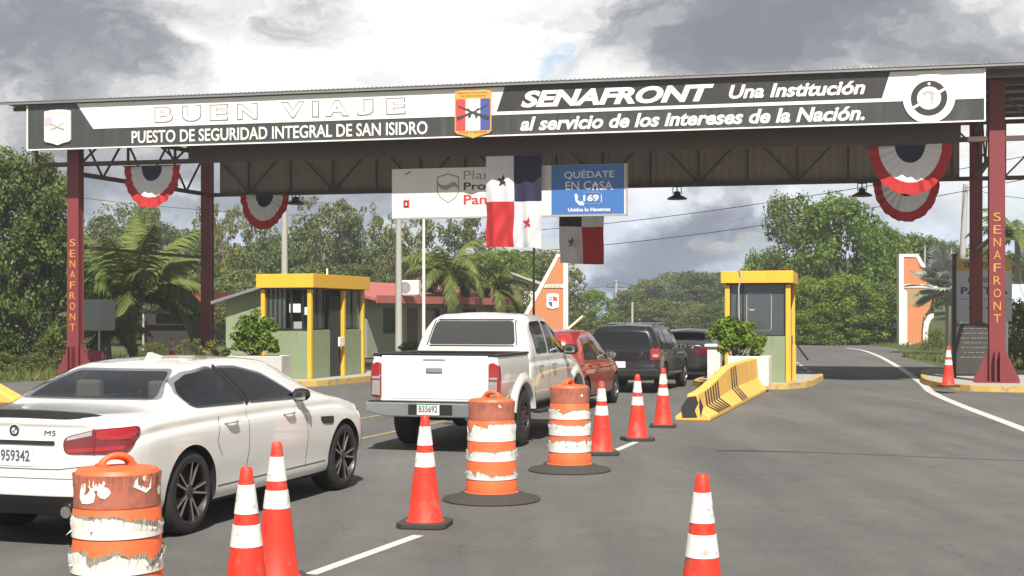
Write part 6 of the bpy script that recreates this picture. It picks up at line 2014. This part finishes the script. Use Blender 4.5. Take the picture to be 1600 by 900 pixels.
dome = lambda r: (lambda h: r * math.sqrt(max(.03, 1 - (h * 1.05 - .28)**2 / .62)))
tall = lambda r: (lambda h: r * (.55 + .45 * math.sin(math.pi * min(1, h * .9 + .08))))
airy = lambda r: (lambda h: r * (.35 + .65 * h**.7) * (1 if h < .86 else .75))
PROTO = {
    'round': tree_proto(1, dome(.40), 95, 62, .042, .105, .22, LEAF_FOREST, TRUNK),
    'round2': tree_proto(2, dome(.46), 100, 60, .040, .10, .18, LEAF_OLIVE, TRUNK),
    'tall': tree_proto(3, tall(.26), 75, 62, .036, .085, .16, LEAF_FOREST, PALE_TRUNK),
    'airy': tree_proto(4, airy(.34), 38, 60, .034, .075, .50, LEAF_OLIVE, PALE_TRUNK, .015),
    'airy2': tree_proto(5, airy(.30), 30, 60, .034, .075, .55, LEAF_FOREST, PALE_TRUNK, .015),
    'dark': tree_proto(6, dome(.44), 110, 66, .040, .10, .10, LEAF_DARK, TRUNK),
    'bright': tree_proto(7, dome(.42), 150, 75, .030, .085, .10, LEAF_BRIGHT, TRUNK),
    'bigdark': tree_proto(8, dome(.46), 170, 80, .027, .085, .06, LEAF_DARK, TRUNK),
    'shrub': tree_proto(9, dome(.62), 60, 60, .060, .15, .05, LEAF_OLIVE, TRUNK),
    'mass': tree_proto(12, lambda h: .46 * (1 - .25 * h) * (1 if h < .9 else .7), 300, 130, .024, .075, .02, LEAF_DARK, TRUNK),
}


def tree(kind, px, Y, top_py, w_px, label, group=None, name='tree', base=None, seed=0):
    x = (px - 800) / FOC * Y; z0 = terrain(x, Y) - .1 if base is None else base
    H = CAMH + (HZN - top_py) / FOC * Y - z0
    wr = {'round': .82, 'round2': .95, 'tall': .6, 'airy': .72, 'airy2': .66, 'dark': .9, 'bright': .88, 'bigdark': .95, 'shrub': 1.3, 'mass': .96}[kind]
    W = w_px / FOC * Y / wr
    t = thing(name, label, 'tree' if name == 'tree' else name, (x, Y, z0), rnd.uniform(0, 6.28), group)
    t.scale = (W, W, H)
    for me, nm in zip(PROTO[kind], ('crown', 'trunk')): link(nm, me, t)
    return t


GF = 'forest trees on the ridge behind the buildings'
LF = 'leafy tree of the forest ridge seen behind the booth and red roofed building'
# back rows of the forest, left of the road
for i, (px, top) in enumerate([(115, 372), (165, 335), (205, 318), (255, 340), (300, 352), (345, 372), (392, 378), (430, 365), (475, 350), (520, 362), (565, 372), (610, 380), (655, 392), (700, 398), (745, 402), (790, 392), (830, 395)]):
    tree(['round', 'round2', 'tall', 'dark'][i % 4], px + rnd.uniform(-8, 8), 118 + rnd.uniform(-8, 12), top + rnd.uniform(-6, 6), 100 + rnd.uniform(0, 30), LF, GF)
for i, (px, top) in enumerate([(140, 410), (200, 400), (262, 415), (330, 405), (385, 420), (450, 425), (505, 410), (560, 415), (615, 432), (668, 440), (720, 432), (772, 440), (815, 450)]):
    tree(['round2', 'dark', 'round', 'round2'][i % 4], px + rnd.uniform(-8, 8), 92 + rnd.uniform(-6, 8), top + rnd.uniform(-6, 6), 112 + rnd.uniform(0, 25), LF, GF)
for px, top, k, wpx in ((228, 308, 'round', 66), (352, 315, 'airy', 70), (318, 322, 'airy2', 60), (405, 318, 'airy2', 80), (505, 305, 'airy', 110), (566, 318, 'airy2', 80), (602, 330, 'airy', 70), (655, 332, 'airy', 90), (715, 338, 'airy2', 70), (742, 330, 'airy', 84), (540, 330, 'tall', 50)):
    tree(k, px, 104 + rnd.uniform(-4, 4), top, wpx, 'tall thin tree with airy crown standing above the forest ridge', 'tall airy trees above the ridge')
tree('bright', 790, 96, 385, 150, 'broad light green tree between the white flagpole and the orange gate monument', None)
tree('round2', 716, 80, 402, 92, 'soft green tree over the end of the red roof', None)
for i, px in enumerate(range(120, 860, 41)):
    tree(['dark', 'round', 'round2', 'dark'][i % 4], px + rnd.uniform(-9, 9), 107 + rnd.uniform(-4, 5), (392 if px < 480 else 402) + rnd.uniform(-14, 12), 112 + rnd.uniform(0, 30), LF, GF)
for i, px in enumerate(range(130, 600, 52)):
    tree(['dark', 'round2'][i % 2], px + rnd.uniform(-9, 9), 82 + rnd.uniform(-3, 4), 452 + rnd.uniform(-14, 14), 110 + rnd.uniform(0, 30), LF, GF)
# left-hand dark tree by the road edge
tree('mass', 18, 46, 224, 232, 'big dark leafy tree filling the edge beside the gantry column', None, base=-.1)
tree('bigdark', -70, 42, 246, 220, 'dense dark tree at the very edge beyond the big leafy tree', None, base=-.1)
tree('shrub', 70, 45.5, 520, 90, 'dark low shrub at the foot of the big leafy tree', None, name='shrub', base=-.1)
for px, Y, top, w in ((-8, 41, 548, 90), (46, 42.5, 552, 80), (100, 47, 556, 60), (240, 58, 535, 60), (300, 60, 528, 60)):
    tree('shrub', px, Y, top, w, 'low dark bush at the road edge behind the white sedan', 'low bushes behind the white sedan', 'shrub', -.1)
# gap and far line
tree('bright', 926, 112, 450, 84, 'rounded green tree beside the orange gate monument in the gap of sky', None)
for i, (px, top, w) in enumerate([(880, 478, 60), (905, 482, 60), (960, 492, 50), (985, 455, 70), (1012, 436, 90), (1050, 424, 96), (1085, 421, 100), (1120, 424, 90), (1030, 468, 90), (1075, 470, 90), (1118, 474, 80), (985, 478, 60), (1150, 430, 90)]):
    tree(['round', 'round2', 'dark', 'round'][i % 4], px, 165 + (12 if top < 440 else -22) + rnd.uniform(-5, 5), top, w * 1.15, 'rounded tree of the far tree line beyond the waiting cars', 'far tree line beyond the cars')
# right-hand big trees
tree('bigdark', 1238, 92, 296, 150, 'tall grey green tree behind the small booth, taller and darker than its bright neighbour', None)
tree('bright', 1312, 88, 298, 195, 'tall bright green tree over the bend in the road', None)
tree('bright', 1195, 99, 392, 130, 'bright green bushy tree rising directly behind the small booth roof', None)
tree('bright', 1372, 90, 345, 140, 'shorter bright tree between the tall bright tree and the arch gate monument', None)
for i, (px, top, w, Y) in enumerate([(1265, 430, 130, 83), (1320, 425, 130, 82.5), (1370, 440, 90, 84), (1228, 450, 110, 90), (1290, 470, 110, 81.5), (1345, 480, 90, 82.5)]):
    tree(['bright', 'bright', 'dark'][i % 3], px, Y, top, w * 1.1, 'leafy undergrowth tree walling the bend of the road', 'undergrowth trees at the bend')
for i, (px, top, w, Y) in enumerate([(1440, 362, 110, 110), (1480, 372, 90, 108), (1530, 380, 110, 100), (1590, 392, 110, 96), (1640, 380, 130, 92), (1560, 430, 110, 86)]):
    tree(['dark', 'bigdark', 'round2'][i % 3], px, Y, top, w, 'dark tree behind the notice board and silver palm', 'dark trees behind the notice board')
tree('shrub', 1600, 44, 470, 110, 'rounded green shrub beside the SENAFRONT column foot', None, name='shrub', base=-.1)
tree('shrub', 1462, 70, 512, 46, 'low shrub under the silver palm', None, name='shrub', base=-.1)
tree('shrub', 1385, 86, 505, 52, 'scrubby bush on the bank beside the arch gate monument', None, name='shrub')
tree('shrub', 640, 49, 532, 52, 'yellowish hedge bush in front of the red roofed building', None, name='shrub', base=-.1)
# street-side plants at the booths


def potted(label, loc, r, h, seed, m, n=34):
    rr = random.Random(seed); p = thing('shrub', label, 'shrub', loc)
    mb = MB(); st = MB()
    for i in range(n):
        a = rr.uniform(0, 6.28); q = r * rr.random()**.5; z = h * (.18 + .8 * rr.random() * (1 - .5 * (q / r)**2))
        c = (q * math.cos(a), q * math.sin(a) * .7, z); leaves(mb, rr, c, r * .27, 70, .115, .85, 0, .5)
        if i % 2 == 0: st.tube([(rr.uniform(-.1, .1), rr.uniform(-.08, .08), -.06), (c[0] * .5, c[1] * .5, z * .55), c], [.018, .013, .006], 6)
    mb.obj('foliage', m, p); st.obj('stems', TRUNK, p)


potted('leafy green shrub growing from the grey planter by the larger booth', (-6.50, 34.0, .70), .52, 1.25, 3, LEAF_BRIGHT, 64)
potted('olive green shrub in the trough at the corner of the small booth', (5.35, 32.0, .76), .60, 1.0, 4, LEAF_BRIGHT, 52)
potted('sparse weedy plant hanging behind the larger booth planter', (-7.7, 34.4, .2), .5, 1.0, 8, LEAF_OLIVE, 22)
sp = thing('plant_pot', 'small white pillar with a pot beside the dark sedan', 'pillar', (5.05, 33.5, .14), R(HEAD)); MB().box(-.16, .16, -.16, .16, 0, .86).obj('shaft', WHITEW, sp, bevel=.01); MB().box(-.22, .22, -.22, .22, .862, .93).obj('cap', WHITEW, sp, bevel=.01)


def frond_geo(mb, rr, base, az, L, up, droop, nl, ll, w, mi=0):
    """feather frond: curved rib with hanging leaflets"""
    pts = []; d = Vector((math.cos(az), math.sin(az), 0)); p = Vector(base); e = up
    for i in range(15):
        pts.append(p.copy()); e -= droop / 14 * (1 + .6 * i / 14); p = p + (d * math.cos(e) + Vector((0, 0, 1)) * math.sin(e)) * (L / 14)
    mb.tube(pts, [.035 * (1 - i / 15) + .006 for i in range(15)], 5, mi, False)
    side = d.cross(Vector((0, 0, 1)))
    for i in range(nl):
        t = .10 + .9 * i / nl; k = t * 14; a = int(min(k, 13)); q = pts[a].lerp(pts[min(a + 1, 14)], k - a)
        tang = (pts[min(a + 1, 14)] - pts[a]).normalized() if a < 14 else (pts[14] - pts[13]).normalized()
        ln = ll * math.sin(math.pi * (.18 + .78 * t)) * rr.uniform(.8, 1.1)
        for s in (-1, 1):
            dr = (side * s * .8 + tang * .75 + Vector((0, 0, -.35 - .5 * rr.random()))).normalized()
            wv = tang.cross(dr).normalized().cross(dr) * w
            m_ = q + dr * ln * .55; e_ = q + dr * ln + Vector((0, 0, -.16 * ln))
            mb.add([q - wv * .4, q + wv * .4, m_ + wv * .5, e_, m_ - wv * .5], [(0, 1, 2, 4), (4, 2, 3)], mi)


def palm(label, px, Y, crown_py, L, nf, seed, m, base_py=560, tr=.14, up=(.2, 1.35), droop=(1.1, 2.0), ll=.75, dry=0, name='palm_tree', nl=44, w=.05):
    rr = random.Random(seed); x = (px - 800) / FOC * Y; zc = CAMH + (HZN - crown_py) / FOC * Y
    p = thing(name, label, 'palm tree', (x, Y, -.1))
    H = zc + .1
    MB().tube([(0, 0, 0), (.05, .02, H * .3), (.02, .03, H * .7), (0, 0, H)], [tr * 1.4, tr, tr * .85, tr * .9], 12).obj('trunk', PALE_TRUNK, p, smooth=60)
    for i in range(nf):
        az = i * 2.39996 + rr.uniform(-.2, .2); q = i / max(1, nf - 1)
        mb = MB(); frond_geo(mb, rr, (.08 * math.cos(az), .08 * math.sin(az), H - .05), az, L * rr.uniform(.85, 1.1), up[0] + (up[1] - up[0]) * q, droop[1] + (droop[0] - droop[1]) * q, nl, ll, w)
        mb.obj('frond', LEAF_DRY if i < dry else m, p)
    return p


palm('big coconut palm with arching fronds between the two left gantry columns', 205, 50, 462, 3.75, 20, 4, LEAF_PALM, ll=1.0, w=.08, nl=56, up=(.35, 1.42), droop=(.7, 1.55))
palm('young yellowing palm under the grey cabinet', 168, 45.5, 520, 1.8, 15, 9, LEAF_DRY, tr=.10, ll=.55, nl=34)
palm('palm with soft feathery fronds over the red roof', 700, 62, 428, 3.0, 17, 14, LEAF_PALM, ll=.75, w=.06)
palm('slim palm beyond the SENAFRONT column at the picture edge', 1590, 58, 372, 2.6, 15, 21, LEAF_PALM, ll=.6, w=.06)
palm('second small palm crown low beside the red roof end', 770, 66, 452, 2.4, 14, 25, LEAF_OLIVE, ll=.6, w=.06)


def fan_palm():
    Y = 62; rr = random.Random(31); x = (1484 - 800) / FOC * Y
    p = thing('palm_tree', 'silver blue fan palm between the arch gate monument and the notice board', 'palm tree', (x, Y, -.1))
    H = CAMH + (HZN - 445) / FOC * Y + .1
    MB().tube([(0, 0, 0), (0, .05, H * .5), (0, 0, H)], [.24, .18, .2], 12).obj('trunk', PALE_TRUNK, p, smooth=60)
    for i in range(26):
        az = i * 2.39996; el = -.5 + 1.75 * (i / 25); L = rr.uniform(.75, 1.25)
        d = Vector((math.cos(az) * math.cos(el), math.sin(az) * math.cos(el), math.sin(el))); b = Vector((0, 0, H)); c = b + d * L + Vector((0, 0, -.15 * L))
        mb = MB(); mb.tube([b, b + d * L * .5, c], .02, 5)
        side = d.cross(Vector((0, 0, 1))).normalized(); upv = side.cross(d).normalized()
        nseg = 22; R_ = rr.uniform(.8, 1.1)
        for k in range(nseg):
            a = R(-125 + 250 * k / (nseg - 1)); a2 = R(5.6)
            f = lambda t, rad: c + (d * math.cos(t) + side * math.sin(t)) * rad * R_ + upv * (.18 * abs(math.sin(t)) * rad - .1 * rad * rad * 2)
            mb.add([c, f(a - a2, .62), f(a, 1.0), f(a + a2, .62)], [(0, 1, 2, 3)])
        mb.obj('fan_leaf', LEAF_SILVER, p)


fan_palm()

# ---- grass on the verges, too fine to count


def grass(name, regions, n, seed):
    rr = random.Random(seed); mb = MB()
    for (x0, x1, y0, y1), k in regions:
        for _ in range(k):
            x, y = rr.uniform(x0, x1), rr.uniform(y0, y1); z = terrain(x, y)
            for _ in range(3):
                a = rr.uniform(0, 6.28); h = rr.uniform(.10, .34); w = .03; dx, dy = math.cos(a) * w, math.sin(a) * w; lx, ly = rr.uniform(-.12, .12), rr.uniform(-.12, .12)
                mb.add([(x - dx, y - dy, z - .02), (x + dx, y + dy, z - .02), (x + lx, y + ly, z + h)], [(0, 1, 2)])
    o = mb.obj(name, LEAF_OLIVE); o['kind'] = 'stuff'; return o


grass('grass', [((16.6, 30, 40, 58), 5000), ((21.5, 34, 60, 86), 4500), ((-34, -12.5, 37, 60), 7000), ((-6, 3, 72, 96), 3500), ((4, 22, 90, 112), 2500)], 0, 77)
